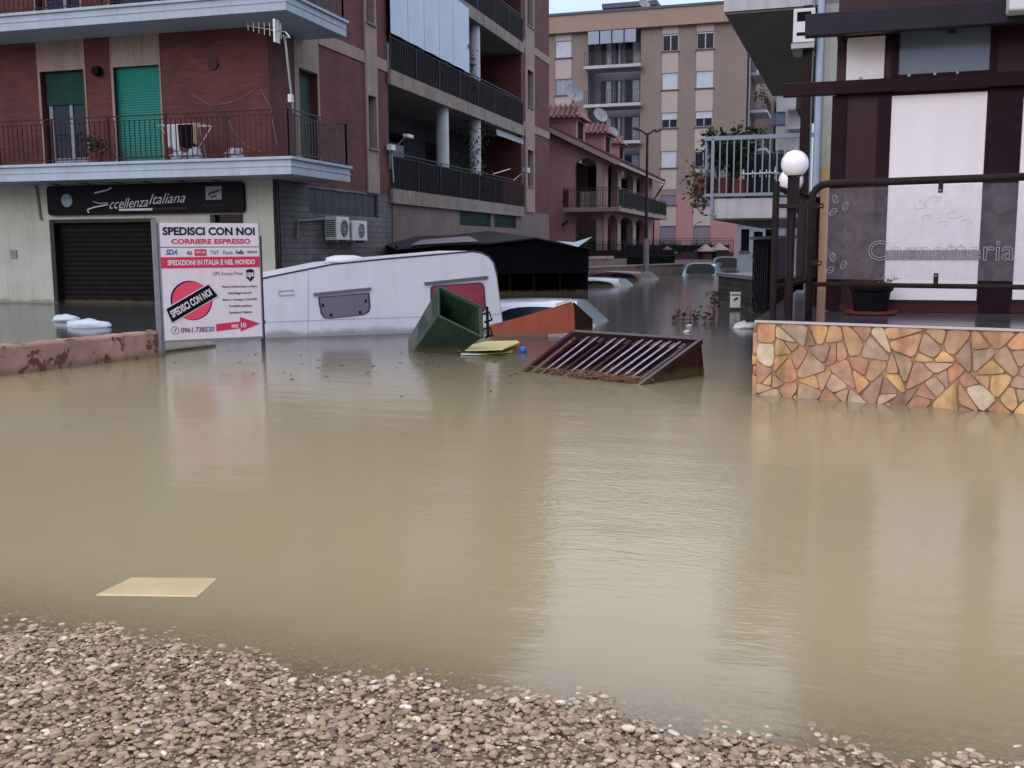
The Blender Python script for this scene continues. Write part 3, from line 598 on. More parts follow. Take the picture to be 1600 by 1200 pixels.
k = MB(); p = [ys(*q) for q in ((462, 372), (463, 344), (510, 342))]; k.tube([(.04, ys(462, 372), SD.z(462, 372)), (.04, ys(463, 345), SD.z(463, 345)), (.04, ys(508, 342), SD.z(508, 342))], .03, 6); k.build('conduit', MC['conduit_grey'], lb)
# laundry rack, plant and bags on the corner balcony
by = LC.y - .75
def bp_(px, py, y=None): return hit(px, py, 1, y or by)
p = bp_(303, 246); p.z = SZ
lr = T('drying_rack', 'drying rack hung with black and white clothes on the lower brick balcony', 'drying rack', p)
X0_, X1_ = bp_(258, 200).x - p.x, bp_(321, 200).x - p.x; zt = bp_(300, 196).z - SZ
k = MB()
for y in (-.25, -.1, .1, .25): k.tube([(X0_, y, zt), (X1_, y, zt)], .008, 5)
for x in (X0_, X1_): k.tube([(x, -.25, zt), (x, .25, zt)], .01, 5); k.tube([(x, -.25, zt), (x * .4, .3, 0.01)], .01, 5); k.tube([(x, .25, zt), (x * .4, -.3, 0.01)], .01, 5)
k.build('frame', WHITEP, lr)
def cloth(u0, u1, z1, z0, y, m, name, sd):
    rnd = random.Random(sd); k = MB(); n, q = 10, 10; vs = []
    for j in range(q + 1):
        for i in range(n + 1):
            a = i / n; t = j / q; vs.append((u0 + (u1 - u0) * (a + .04 * math.sin(a * 6 + sd) * t), y + .025 * math.sin(a * 14 + sd) * (.3 + t) , z1 + (z0 - z1) * t * (1 - .12 * math.sin(a * 3 + sd)) ))
    k.add(vs, [(j * (n + 1) + i, j * (n + 1) + i + 1, (j + 1) * (n + 1) + i + 1, (j + 1) * (n + 1) + i) for j in range(q) for i in range(n)])
    o = k.build(name, m, lr, smooth=True); md = o.modifiers.new('t', 'SOLIDIFY'); md.thickness = .012; return o
Z = lambda py: bp_(300, py).z - SZ
CW = mat('white_cotton', (190, 196, 205), .9, .05, 8); CB = mat('black_cotton', (18, 16, 20), .9, .2, 8)
cloth(bp_(270, 200).x - p.x, bp_(289, 200).x - p.x, Z(196), Z(236), -.26, CW, 'white_shirt', 1)
cloth(bp_(289, 200).x - p.x, bp_(316, 200).x - p.x, Z(197), Z(233), -.26, CB, 'black_shirt', 2)
cloth(bp_(314, 200).x - p.x, bp_(321, 200).x - p.x, Z(195), Z(226), -.28, mat('beige_cloth', (150, 140, 120), .9), 'beige_cloth', 3)
cloth(bp_(256, 200).x - p.x, bp_(270, 200).x - p.x, Z(196), Z(225), .1, mat('grey_cotton', (140, 142, 150), .9), 'grey_cloth', 4)
p = bp_(150, 250); p.z = SZ
pl_ = T('potted_plant', 'low dark bush in a pot on the brick balcony between the two shutters', 'plant', p)
MB().lathe([(.12, 0), (.16, .25), (.17, .26)], n=16).build('pot', TERRA, pl_)
leaves(260, lambda r: (r.gauss(0, .18), r.gauss(0, .12), .4 + r.gauss(0, .12)), .09, LEAF, pl_)
for px, lab, s_, rr_ in ((282, 'crumpled pale bundle of cloth under the drying rack', 2, (.22, .14, .1)), (305, 'small pale bag hanging through the balcony railing beside the rack', 5, (.16, .1, .14)), (366, 'pale plastic bag on the balcony edge right of the drying rack', 9, (.2, .13, .12))):
    p = bp_(px, 244, by - .25); p.z = SZ + rr_[2] * .8
    o = blob(rr_, s_, .3).build('plastic_bag', mat('bag_pale', (160, 168, 182), .6, .12, 9, .3), None, smooth=True); o.location = p; tag(o, lab, 'bag')
# plant, awning, chair in the lower loggia
y_ = ys(757, 260); p = LC + Vector((-.35, y_, SZ - .28))
pl_ = T('climbing_plant', 'dark climbing plant around the far column of the lower loggia', 'plant', p)
MB().lathe([(.16, 0), (.22, .35)], n=14).build('pot', TERRA, pl_)
leaves(700, lambda r: (r.gauss(.1, .22), r.gauss(0, .45) - .4, r.uniform(.3, 2.6)), .13, LEAF, pl_, seed=5)
y0, y1 = ys(763, 210), ys(806, 225)
aw = T('awning', 'small scalloped white awning under the slab at the far end of the loggia', 'awning', LC + Vector((0, y0, SZ + ST - .7)))
k = MB(); w = y1 - y0; n = 24; vs = []; fs_ = []
for i in range(n + 1): y = w * i / n; vs += [(-.6, y, .1), (.3, y, -.15), (.32, y, -.3 - .06 * abs(math.sin(i * 1.2)))]
for i in range(n): fs_ += [(3 * i, 3 * i + 1, 3 * i + 4, 3 * i + 3), (3 * i + 1, 3 * i + 2, 3 * i + 5, 3 * i + 4)]
k.add(vs, fs_); k.build('canopy', mat('faded_canvas', (140, 144, 150), .9, .12, 5), aw)
k = MB(); k.tube([(-.6, 0, .1), (-.6, w, .1)], .03); k.tube([(.3, 0, -.15), (.3, w, -.15)], .02); k.build('roller', GREYM, aw)
y_ = ys(745, 90); p = LC + Vector((-.3, y_ - .9, SZ - .28 + ST))
pl_ = T('potted_plant', 'dark bushy plant beside the white curtain in the upper loggia', 'plant', p)
MB().lathe([(.16, 0), (.22, .35)], n=14).build('pot', TERRA, pl_)
leaves(450, lambda r: (r.gauss(0, .2), r.gauss(0, .3), r.uniform(.5, 1.9)), .16, LEAF, pl_, seed=8)

# ================================================================ LOW WALL, ADVERT SIGN, CARAVAN
wa, wb = W(-420, 642), W(256, 556); WP = loc2(wa, wb); wl = (wb - wa).length
zt = WP.z(250, 517)
wm_ = mat('flaking_pink_wall', (158, 124, 114), .85, .2, 2.2, .5, bscale=14)
nt = wm_.node_tree; bs_ = nt.nodes['Principled BSDF']; src = bs_.inputs['Base Color'].links[0].from_socket
tc = nt.nodes.new('ShaderNodeTexCoord'); n1 = nt.nodes.new('ShaderNodeTexNoise'); n1.inputs['Scale'].default_value = 4.2; n1.inputs['Detail'].default_value = 8; n1.inputs['Roughness'].default_value = .62; n1.inputs['Distortion'].default_value = .6; nt.links.new(tc.outputs['Object'], n1.inputs[0])
r1 = nt.nodes.new('ShaderNodeValToRGB'); r1.color_ramp.elements[0].position = .565; r1.color_ramp.elements[1].position = .59; r1.color_ramp.elements[0].color = (0, 0, 0, 1); r1.color_ramp.elements[1].color = (1, 1, 1, 1); nt.links.new(n1.outputs[0], r1.inputs[0])
mx = nt.nodes.new('ShaderNodeMixRGB'); nt.links.new(r1.outputs[0], mx.inputs[0]); nt.links.new(src, mx.inputs[1]); mx.inputs[2].default_value = lin((88, 56, 46)); nt.links.new(mx.outputs[0], bs_.inputs['Base Color'])
lw = TP('low_wall', 'low flaking pink rendered wall standing in the water left of the advert board', 'wall', WP)
k = MB(); rnd = random.Random(3); n = 60; vs = []
for i in range(n + 1):
    u = wl * i / n; h = zt + rnd.uniform(-.012, .008); vs += [(u, 0, -2), (u, rnd.uniform(0, .008), h - .02), (u, .02, h), (u, .22, h + rnd.uniform(-.01, .01)), (u, .24, -2)]
k.add(vs, [(5 * i + j, 5 * i + j + 1, 5 * i + j + 6, 5 * i + j + 5) for i in range(n) for j in range(4)] + [(0, 1, 2, 3, 4), tuple(5 * n + j for j in (4, 3, 2, 1, 0))])
k.build('masonry', wm_, lw)
k = MB(); k.box(wl - .5, wl + 1.15, .26, .46, -2, .03); k.build('footing', CONC, lw)

SP = loc2(W(258, 556), W(412, 548))
ad = TP('advert_board', 'white courier advert board with a red disc and arrow, on metal posts in the water', 'sign', SP)
tl, tr_, br_, bl_ = SP.uz(247, 347), SP.uz(401, 350), SP.uz(411, 523), SP.uz(258, 534)
ux0, ux1 = (tl[0] + bl_[0]) / 2, (tr_[0] + br_[0]) / 2; zt, zb = (tl[1] + tr_[1]) / 2, (br_[1] + bl_[1]) / 2; w, h = ux1 - ux0, zt - zb
BOARD = mat('board_white', (206, 200, 208), .35, .03, 2, streak=.06)
B(ux0, ux1, -.02, .02, zb, zt).build('panel', BOARD, ad)
k = MB(); k.box(ux0 - .01, ux1 + .01, -.026, .024, zb - .025, zb - .001); k.box(ux0 - .02, ux0 - .001, -.024, .024, zb - .02, zt); k.box(ux1 + .001, ux1 + .012, -.024, .024, zb, zt); k.build('panel_frame', GREYM, ad)
pa, pb = SP.uz(240, 343), SP.uz(252, 546); xp = (pa[0] + pb[0]) / 2
POST = mat('galvanised_post', (128, 130, 136), .45, .15, 6, metal=.4, streak=.3)
k = MB(); k.box(xp - .035, xp + .02, -.03, .03, -2, pa[1]); k.build('post', POST, ad, bevel=.004)
B(xp + .025, xp + .055, .0, .04, -2, pa[1] - .05).build('post', POST, ad)
xq = SP.u(409, 460); k = MB(); k.box(xq - .02, xq + .02, -.01, .03, -2, SP.z(407, 369)); k.box(xq - .03, xq + .03, -.015, .035, SP.z(411, 506), SP.z(411, 501)); k.build('post', mat('dark_post', (58, 56, 70), .5, .15, 6), ad)
bx = lambda u: ux0 + u * w
bz = lambda v: zt - v * h
Y_ = -.023
def tw(s, u0, u1, v0, v1, m, **kw): return words(s, bx(u0), bx(u1), bz(v1), bz(v0), Y_, m, ad, **kw)
tw('SPEDISCI CON NOI', .03, .96, .035, .105, NAVY, bold=.035)
tw('CORRIERE ESPRESSO', .11, .91, .135, .178, CRIM, bold=.03)
B(bx(0.0), bx(1), -.023, -.0205, bz(.208), bz(.203)).build('ruled_line', NAVY, ad)
SDA = mat('lettering_blue', (40, 90, 150), .5)
tw('SDA', .05, .165, .225, .27, SDA, bold=.03, shear=.3); tw('GLS', .26, .31, .24, .27, NAVY, bold=.02)
B(bx(.335), bx(.455), -.023, -.0205, bz(.28), bz(.225)).build('logo_patch', CRIM, ad); words('BARTOLINI', bx(.35), bx(.44), bz(.26), bz(.24), -.026, BOARD, ad, bold=.02)
tw('TNT', .49, .58, .235, .27, GREYL); tw('Poste', .62, .72, .235, .27, GREYL, shear=.2); tw('FedEx', .755, .84, .235, .268, NAVY, bold=.02); tw('NEXIVE', .87, .975, .24, .262, MAROON)
B(bx(0), bx(1), -.023, -.0205, bz(.385), bz(.29)).build('red_band', CRIM, ad); words('SPEDIZIONI IN ITALIA E NEL MONDO', bx(.065), bx(.95), bz(.36), bz(.315), -.026, BOARD, ad, bold=.03)
tw('UPS Access Point', .51, .82, .42, .45, GREYL)
k = MB(); k.prism([(-.05, .06), (0, .075), (.05, .06), (.05, -.03), (0, -.075), (-.05, -.03)], lambda a, b, d: (bx(.895) + a * .9 * w / 1.1, d, bz(.455) + b * 1.05), -.024, -.0205); k.build('shield', NAVY, ad)
words('ups', bx(.858), bx(.93), bz(.485), bz(.43), -.027, BOARD, ad, bold=.03)
cx, cz, rd = bx(.285), bz(.665), .195 * w
k = MB(); k.lathe([(rd, 0), (rd, .001)], (cx - .018, -.0222, cz + .012), 48, 'y'); k.lathe([(rd, 0), (rd, .001)], (cx + .012, -.0222, cz - .008), 48, 'y'); k.build('disc_crescent', NAVY, ad)  # dark crescents printed around the red disc
k = MB(); k.lathe([(rd, 0), (rd, .002)], (cx, -.026, cz), 48, 'y'); k.build('red_disc', mat('disc_red', (212, 62, 92), .5, .05, 2), ad)
an_ = math.atan2(.215 * h, .46 * w); c_, s_ = math.cos(an_), math.sin(an_); hl, hw = .26 * w, .062 * h
fn_ = lambda a, b, d: (cx - .01 + a * c_ - b * s_, d, cz - .02 * h + a * s_ + b * c_)
k = MB(); k.prism([(-hl, -hw * 1.12), (hl, -hw * 1.12), (hl, hw * 1.12), (-hl, hw * 1.12)], fn_, -.029, -.0285); k.build('band_border', BOARD, ad)
k = MB(); k.prism([(-hl * 1.02, -hw), (hl * 1.04, -hw), (hl * .96, hw), (-hl * .94, hw)], fn_, -.032, -.0295); k.build('black_band', mat('band_black', (14, 14, 26), .5), ad)
words('SPEDISCI CON NOI', cx - .01 - hl * .9, cx - .01 + hl * .9, cz - .02 * h - hw * .52, cz - .02 * h + hw * .52, -.034, BOARD, ad, bold=.03, rot=an_, shear=.1)
for i, s in enumerate(('Nessun Limite di peso e misure', 'Imballaggio pacchi', 'Ritiro e consegna a domicilio', 'Tracciabilita spedizione', 'Spedizioni Pallame')):
    v = .54 + i * .057; q = (.6, .96) if i in (0, 2) else (.66, .9); tw(s, q[0] , q[1], v, v + .026, MAROON if 0 else NAVY)
k = MB(); k.tube([(bx(.105) + math.cos(t) * .045, -.024, bz(.915) + math.sin(t) * .045) for t in [i * .35 for i in range(19)]], .003, 5); k.bar((bx(.095), -.024, bz(.93)), (bx(.12), -.024, bz(.895)), .014, .003, (0, 1, 0)); k.build('phone_symbol', GREYL, ad)
tw('0961.738530', .165, .5, .895, .94, mat('number_violet', (70, 60, 110), .5), bold=.012)
ar = [(.52, .875), (.77, .86), (.77, .82), (.98, .885), (.77, .95), (.77, .92), (.52, .94)]
k = MB(); k.prism([(bx(a), bz(b)) for a, b in ar][::-1], lambda a, b, d: (a, d, b), -.024, -.0205); k.build('arrow', CRIM, ad); words('mt 10', bx(.68), bx(.83), bz(.915), bz(.872), -.027, BOARD, ad, bold=.03)

# caravan, nose down in the water
ca, cb = W(414, 528), W(783, 516); CP = loc2(ca, cb)
cv = TP('caravan', 'white touring caravan afloat and tilted nose down behind the green bin', 'caravan', CP)
out_px = [(330, 460), (334, 453), (420, 432), (470, 422), (520, 412), (600, 404), (680, 397), (738, 392), (752, 394), (764, 400), (772, 410), (777, 430), (783, 475), (788, 516)]
poly = [CP.uz(*p) for p in out_px]; b0 = CP.uz(786, 516); a0 = CP.uz(330, 531)
poly = [(a0[0], -1.1)] + poly + [(b0[0], -1.1)]
CVW = mat('caravan_white', (204, 207, 218), .35, .04, 1.2, .06, bscale=6, streak=.05)
k = MB(); k.prism(poly, lambda a, b, d: (a, d, b), 0, 2.0); bo = k.build('body', CVW, cv, bevel=.03)
k = MB(); rp = [CP.uz(*p) for p in out_px[1:12]]
k.tube([(a, -.004, b - .005) for a, b in rp], .012, 6); k.build('edge_trim', mat('trim_dark', (60, 62, 74), .5), cv)
a = CP.uz(415, 492); b = CP.uz(782, 492)
for py0, py1 in ((500, 496),): k = MB(); p, q = CP.uz(416, 503), CP.uz(784, 490); k.bar((p[0], -.002, p[1]), (q[0], -.002, q[1]), .006, .008, (0, 1, 0)); k.build('side_moulding', mat('moulding_grey', (168, 168, 184), .5), cv)
def cwin(pts, m, rail, tint_label=None):
    pp = [CP.uz(*p) for p in pts]; c = Vector((sum(p[0] for p in pp) / len(pp), sum(p[1] for p in pp) / len(pp)))
    def grow(f): return [(c.x + (p[0] - c.x) * f, c.y + (p[1] - c.y) * f) for p in pp]
    k = MB(); k.prism(grow(1.0), lambda a, b, d: (a, d, b), -.012, -.0005); wf = k.build('window', mat('window_seal', (66, 64, 76), .5), cv, bevel=.004)
    k = MB(); k.prism(grow(.93), lambda a, b, d: (a, d, b), -.02, -.0125); k.build('pane', m, wf)
    k = MB(); A, Bq = CP.uz(*rail[0]), CP.uz(*rail[1]); k.bar((A[0], -.02, A[1]), (Bq[0], -.02, Bq[1]), .04, .035, (0, 1, 0)); k.build('awning_rail', mat('rail_grey', (96, 94, 108), .4), wf)
    k = MB()
    for p in pts_l:
        q = CP.uz(*p); k.box(q[0] - .014, q[0] + .014, -.03, -.0205, q[1] - .022, q[1] + .022)
    if pts_l: k.each('latch', BLACK, wf)
pts_l = [(504, 477), (571, 470), (517, 492), (562, 488)]
cwin([(497, 464), (577, 457), (579, 480), (576, 488), (568, 492), (514, 498), (506, 497), (501, 490), (498, 475)], mat('acrylic_pane', (112, 106, 122), .2, .05, 3), [(490, 460), (579, 451)])
pts_l = []
cwin([(672, 449), (678, 446), (750, 441), (755, 443), (757, 450), (759, 478), (757, 486), (750, 489), (680, 492), (673, 487)], mat('rose_pane', (136, 62, 78), .2, .1, 3), [(663, 443), (761, 433)])
k = MB(); q, q2 = CP.uz(482, 421), CP.uz(480, 527); k.bar((q[0], -.002, q[1]), (q2[0], -.002, q2[1] - .2), .006, .005, (0, 1, 0)); k.build('panel_seam', MC['moulding_grey'], cv)
k = MB(); q = CP.uz(436, 458); q2 = CP.uz(458, 457)
k.tube([(q[0], -.012, q[1] + .03), (q2[0], -.012, q2[1] + .035), (q2[0] + .01, -.012, q2[1] - .03), (q[0], -.012, q[1] - .035), (q[0], -.012, q[1] + .03)], .006, 5); k.build('hatch', mat('hatch_rim', (150, 150, 166), .5), cv)
k = MB(); q = CP.uz(548, 408); k.lathe([(.3, 0), (.27, .07), (.15, .1), (.0, .105)], (q[0], .5, q[1] - .02), 24); k.build('roof_vent', WHITEP, cv, smooth=True)

# ================================================================ FLOATING THINGS
# green bin, lying open towards the camera's right
def bpt(px, py, dep): d = ray(px, py); return Vector((0, 0, H)) + d * (dep / math.hypot(d.x, d.y))
b1, b2, b4 = bpt(685, 448, 12.35), bpt(752, 480, 12.1), bpt(685, 494, 12.0)
b3 = b2 + (b4 - b1)
nrm = (b4 - b1).cross(b2 - b1).normalized(); cen = (b1 + b2 + b3 + b4) / 4
if nrm.dot(Vector((0, 0, H)) - cen) < 0: nrm = -nrm
bc_ = bpt(668, 545, 12.6); axv = (bc_ - cen).normalized() * 1.0
base = Vector((cen.x, cen.y, 0))
bn = T('wheelie_bin', 'dark green wheeled rubbish bin tipped over and floating in front of the caravan', 'bin', base)
BING = mat('bin_green', (30, 50, 36), .4, .2, 5, .1, coat=.3)
rim = [b1, b2, b3, b4]; bot = [cen + axv + (p - cen) * .68 for p in rim]
k = MB(); 
inn = [cen + (p - cen) * .9 for p in rim]; inb = [cen + axv * .95 + (p - cen) * .6 for p in rim]
vs = [p - base for p in rim + bot + inn + inb]
k.add(vs, [(4, 5, 6, 7)] + [(i, (i + 1) % 4, (i + 1) % 4 + 4, i + 4) for i in range(4)] + [(i, i + 8, (i + 1) % 4 + 8, (i + 1) % 4) for i in range(4)] + [(i + 8, i + 12, (i + 1) % 4 + 12, (i + 1) % 4 + 8) for i in range(4)] + [(12, 13, 14, 15)])
bb = k.build('body', BING, bn, bevel=.07); bb.modifiers['b'].segments = 4; bb.data.shade_smooth()
k = MB(); P_ = [p - base for p in rim]
for i in range(4): k.bar(P_[i] + nrm * .0, P_[(i + 1) % 4], .03, .035, nrm)
k.build('rim', mat('bin_green_worn', (44, 64, 48), .5, .2, 8), bn, bevel=.01)
k = MB()
for t in (.25, .75): p = b2.lerp(b3, t) - base; k.tube([p, p + Vector((.09, .02, .03)), p + Vector((.12, .02, -.06)), p + Vector((.03, .02, -.09))], .014, 6)
k.tube([b2 - base + Vector((.07, 0, -.0)), b3 - base + Vector((.07, 0, .02))], .018, 8); k.build('handle', BLACK, bn)
k = MB(); 
p0 = bot[0] - base
# brown board cabinet
BRN = mat('orange_brown_board', (142, 62, 40), .5, .12, 2.5, .1, streak=.25)
ba = W(757, 525); bb = W(899, 527); BPn = loc2(ba, bb)
bo_ = TP('wardrobe_panel', 'orange brown wooden cabinet carcass floating beside the green bin', 'cabinet', BPn)
pp = [BPn.uz(757, 524), BPn.uz(766, 508), BPn.uz(840, 488), BPn.uz(893, 471), BPn.uz(897, 480), BPn.uz(899, 526)]
pp = [(pp[0][0], -.2)] + pp[1:5] + [(pp[5][0], -.2)]
k = MB(); k.prism(pp, lambda a, b, d: (a, d, b), 0, .025); k.build('front_board', BRN, bo_)
s0, s1 = BPn.uz(894, 471), BPn.uz(899, 526)
k = MB(); e = s0[0] + .012; k.add([(e, 0, s0[1]), (e + .0, .02, s0[1]), (e + .2, .55, s0[1] - .28), (e + .2, .53, s0[1] - .3), (e, 0, -.2), (e, .02, -.2), (e + .2, .55, -.2), (e + .2, .53, -.2)], [(0, 1, 2, 3), (0, 3, 7, 4), (1, 5, 6, 2), (2, 6, 7, 3), (4, 7, 6, 5), (0, 4, 5, 1)]); k.build('side_board', mat('dark_brown_board', (62, 34, 30), .6, .2, 3), bo_)
k = MB(); q0, q1 = BPn.uz(869, 476), BPn.uz(894, 469); k.bar((q0[0], -.01, q0[1]), (q1[0], -.01, q1[1] + .005), .03, .02, (0, 1, 0)); k.build('edge_strip', mat('edge_white', (190, 176, 176), .6), bo_)
k = MB(); w0, w1 = W(858, 529), W(893, 521); pl2 = BPn
k.bar((pl2.uz(858, 528)[0], -.03, .01), (pl2.uz(893, 520)[0], -.03, .035), .06, .03, (0, 1, 0)); k.build('loose_strip', MC['edge_white'], bo_)
# slatted dark cabinet / rack
A_, B_, C_ = W(820, 581), W(1003, 601), W(1101, 588)
back = bpt(1095, 533, math.hypot(C_.x, C_.y) + .02); top_r = back; 
dl = bpt(897, 520, math.hypot(C_.x, C_.y) + .35)
Sb = T('slatted_crate', 'dark brown metal slatted frame floating on its side in the middle of the water', 'crate', Vector((A_.x, A_.y, 0)))
o_ = Vector((A_.x, A_.y, 0)); a_, b_, c_, d_, e_ = [p - o_ for p in (A_, B_, C_, top_r, dl)]
nn = (b_ - a_).cross(d_ - b_).normalized(); nn = nn if nn.z > 0 else -nn
FRM = mat('dark_maroon_metal', (46, 20, 24), .35, .2, 6, metal=.2, streak=.2)
dn = Vector((0, 0, -.25)); lo = -nn * .12
sag = (b_ - d_).normalized(); sal = (a_ - e_).normalized(); b2_, a2_ = b_ + sag * .35, a_ + sal * .35
k = MB(); k.bar(e_, d_, .055, .05, nn); k.bar(d_, b2_, .05, .05, nn); k.bar(e_, a2_, .05, .05, nn); k.build('frame', FRM, Sb, bevel=.004)
k = MB(); kl = MB(); N_ = 14
for i in range(1, N_):
    t = i / N_; p, q = e_.lerp(d_, t), a2_.lerp(b2_, t); wv = (d_ - e_).normalized()
    k.bar(p + lo * .15, q + lo * .15, .035, .022, nn)
    if i in (2, 3, 5, 6, 8, 9, 10, 11, 12): kl.bar(p + lo * .15 + nn * .013 + wv * .0, q + lo * .15 + nn * .013, .024, .006, nn)
k.build('slat', FRM, Sb); kl.build('pale_slat_edge', mat('pale_lavender_metal', (150, 138, 156), .35, .2, 8), Sb)  # pale lavender strips laid along some of the slats
k = MB(); k.quad(d_ + lo * .05, b2_, c_ + Vector((0, 0, -.4)), c_ + Vector((0, 0, .0))); k.build('side_panel', FRM, Sb)
k = MB(); g_ = lambda u, v: e_.lerp(d_, u).lerp(a2_.lerp(b2_, u), v) + lo * .75
for i in range(10):
    for j in range(6): k.quad(g_(i / 10, j / 6), g_((i + 1) / 10, j / 6), g_((i + 1) / 10, (j + 1) / 6), g_(i / 10, (j + 1) / 6))
k.build('back_panel', mat('dark_backing', (18, 14, 24), .4, .2, 4), Sb)
k = MB(); rnd = random.Random(4)
for i in range(170):
    t = rnd.uniform(.42, .98) if rnd.random() < .8 else rnd.uniform(.1, .9); p = a_.lerp(b_, t); p = Vector((p.x + rnd.gauss(0, .05), p.y + abs(rnd.gauss(0, .06)), rnd.uniform(.0, .05))); d = Vector((rnd.gauss(0, 1), rnd.gauss(0, .6), rnd.gauss(0, .12))).normalized() * rnd.uniform(.04, .13)
    k.tube([p - d, p + Vector((0, 0, .01)), p + d], .004, 4)
for v_ in k.v: pass
o = k.build('reed_litter', mat('dead_reed', (124, 78, 56), .8, .3, 8)); o.location = o_; tag(o, 'tangle of brown dead reeds caught along the front of the slatted crate', 'debris', kind='stuff')
# yellow sheets and blue ball
def slab_px(name, px, z, th, m, parent=None, **kw):
    k = MB(); P = [W(*p, z) for p in px]; c = sum(P, Vector()) / len(P); c.z = 0
    k.prism([(p.x - c.x, p.y - c.y) for p in P], lambda a, b, d: (a, b, d), z - th, z); o = k.build(name, m, parent, **kw); o.location = c; return o
YEL = mat('pale_yellow_plastic', (196, 186, 112), .45, .08, 4, .1)
y0 = W(760, 545)
yo = T('yellow_sheets', 'floating stack of pale yellow plastic sheets in front of the green bin', 'sheet', Vector((y0.x, y0.y, 0)))
def ysheet(px, z, tilt, m):
    k = MB(); vs = []; P = [W(*p, z) - Vector((y0.x, y0.y, 0)) for p in px]
    for p in P: p.z += tilt * (p.x) 
    n = len(P); k.add(P + [p - Vector((0, 0, .012)) for p in P], [tuple(range(n)), tuple(range(n, 2 * n))[::-1]] + [(i, i + n, (i + 1) % n + n, (i + 1) % n) for i in range(n)]); return k.build('sheet', m, yo)
ysheet([(700, 549), (722, 542), (765, 534), (806, 536), (800, 550), (760, 553), (722, 552)], .015, .01, YEL)
ysheet([(716, 546), (735, 537), (760, 532), (808, 534), (812, 538), (786, 549), (750, 548)], .06, .06, mat('yellow_sheet_bright', (208, 200, 132), .45, .06, 5, .1))
ysheet([(720, 553), (724, 549), (745, 551), (752, 553)], .02, 0, WHITEP)
p = W(817, 551); o = MB().lathe([(0.001, -.05)] + [(.05 * math.sin(t), -.05 * math.cos(t)) for t in [math.pi * i / 12 for i in range(1, 12)]] + [(.001, .05)], n=20).build('ball', mat('bright_blue_plastic', (20, 92, 176), .3, .1, 8), None, smooth=True); o.location = p + Vector((0, 0, .025)); tag(o, 'small bright blue ball floating beside the yellow sheets', 'ball')
p = W(744, 536); q = blob((.2, .16, .07), 12, .1).build('grey_sack', mat('grey_sack', (120, 122, 134), .6, .1, 6), None, smooth=True); q.location = p + Vector((.0, 0.1, .02)); tag(q, 'grey lump of plastic floating under the mouth of the green bin', 'sack')
# white bags left
for px, py, lab, s_, rr_ in ((102, 502, 'smaller pale grey bag floating behind the low pink wall', 3, (.26, .15, .09)), (138, 511, 'larger white bag floating behind the low pink wall', 7, (.4, .17, .1))):
    p = W(px, py); o = blob(rr_, s_, .14).build('floating_bag', mat('bag_white', (186, 196, 206), .5, .06, 6, .2), None, smooth=True); o.location = p + Vector((0, 0, .03)); tag(o, lab, 'bag', 'bags floating behind the low wall')
# pale board under the surface near the bank
tp = [W(*p, .004) for p in ((147, 929), (205, 901), (340, 902), (308, 931))]; c = sum(tp, Vector()) / 4; c.z = 0
k = MB(); k.prism([(p.x - c.x, p.y - c.y) for p in tp], lambda a, b, d: (a, b, d), -.012, .0035); o = k.build('pale_board', mat('pale_cream_board', (204, 188, 146), .3, .1, 5, c2=(184, 168, 128)), bevel=.012); o.location = c; tag(o, 'pale cream rectangular board lying awash near the pebble bank', 'board')
# litter
for i, (px, py, s, lab, m) in enumerate(((1163, 513, .16, 'crumpled white scrap floating left of the stone faced terrace', WHITEP), (670, 543, .025, 'tiny white scrap floating under the tipped green bin', WHITEP), (1077, 510, .05, 'small white bottle floating just below the drowned twigs', WHITEP), (1073, 519, .05, 'flat white scrap floating nearest below the drowned twigs', WHITEP))):
    o = blob((s, s * .5, s * .42), 20 + i, .45, 12, 8).build('litter', m, None, smooth=True); p = W(px, py); o.location = p + Vector((0, 0, s * .2)); tag(o, lab, 'litter')
k = MB(); rnd = random.Random(9); c = W(1081, 502)
tw_ = T('drowned_bush', 'dark twiggy tip of a bush poking out of the water in the street', 'bush', c)
for i in range(16):
    x = rnd.uniform(-.3, .3); y = rnd.uniform(-.1, .1); hh = rnd.uniform(.08, .26) * (1 - abs(x)); k.tube([(x, y, -.3), (x + rnd.gauss(0, .03), y, hh * .5), (x + rnd.gauss(0, .08), y, hh)], .007, 4, r2=.003)
k.build('twig', LEAFB, tw_); leaves(120, lambda r: (lambda x: (x, r.gauss(0, .06), abs(r.gauss(0, .1)) * (1.3 - abs(x) * 2) + .02))(r.uniform(-.34, .34)), .07, mat('dark_leaf', (36, 34, 36), .7), tw_)

k = MB(); rnd = random.Random(31)
for i in range(60):
    px, py = rnd.gauss(640, 160), 548 + abs(rnd.gauss(0, 30)); p = W(px, py); s_ = rnd.uniform(.006, .022); a = rnd.uniform(0, 3)
    k.add([(p.x - s_ * 2 * math.cos(a), p.y - s_ * 2 * math.sin(a), .004), (p.x + s_ * math.sin(a), p.y - s_ * math.cos(a), .009), (p.x + s_ * 2 * math.cos(a), p.y + s_ * 2 * math.sin(a), .004), (p.x - s_ * math.sin(a), p.y + s_ * math.cos(a), .006)], [(0, 1, 2, 3)])
tag(k.build('floating_specks', mat('speck_brown', (60, 48, 38), .7)), 'scattered dark bits of leaf and litter floating before the caravan and bin', 'debris', kind='stuff')
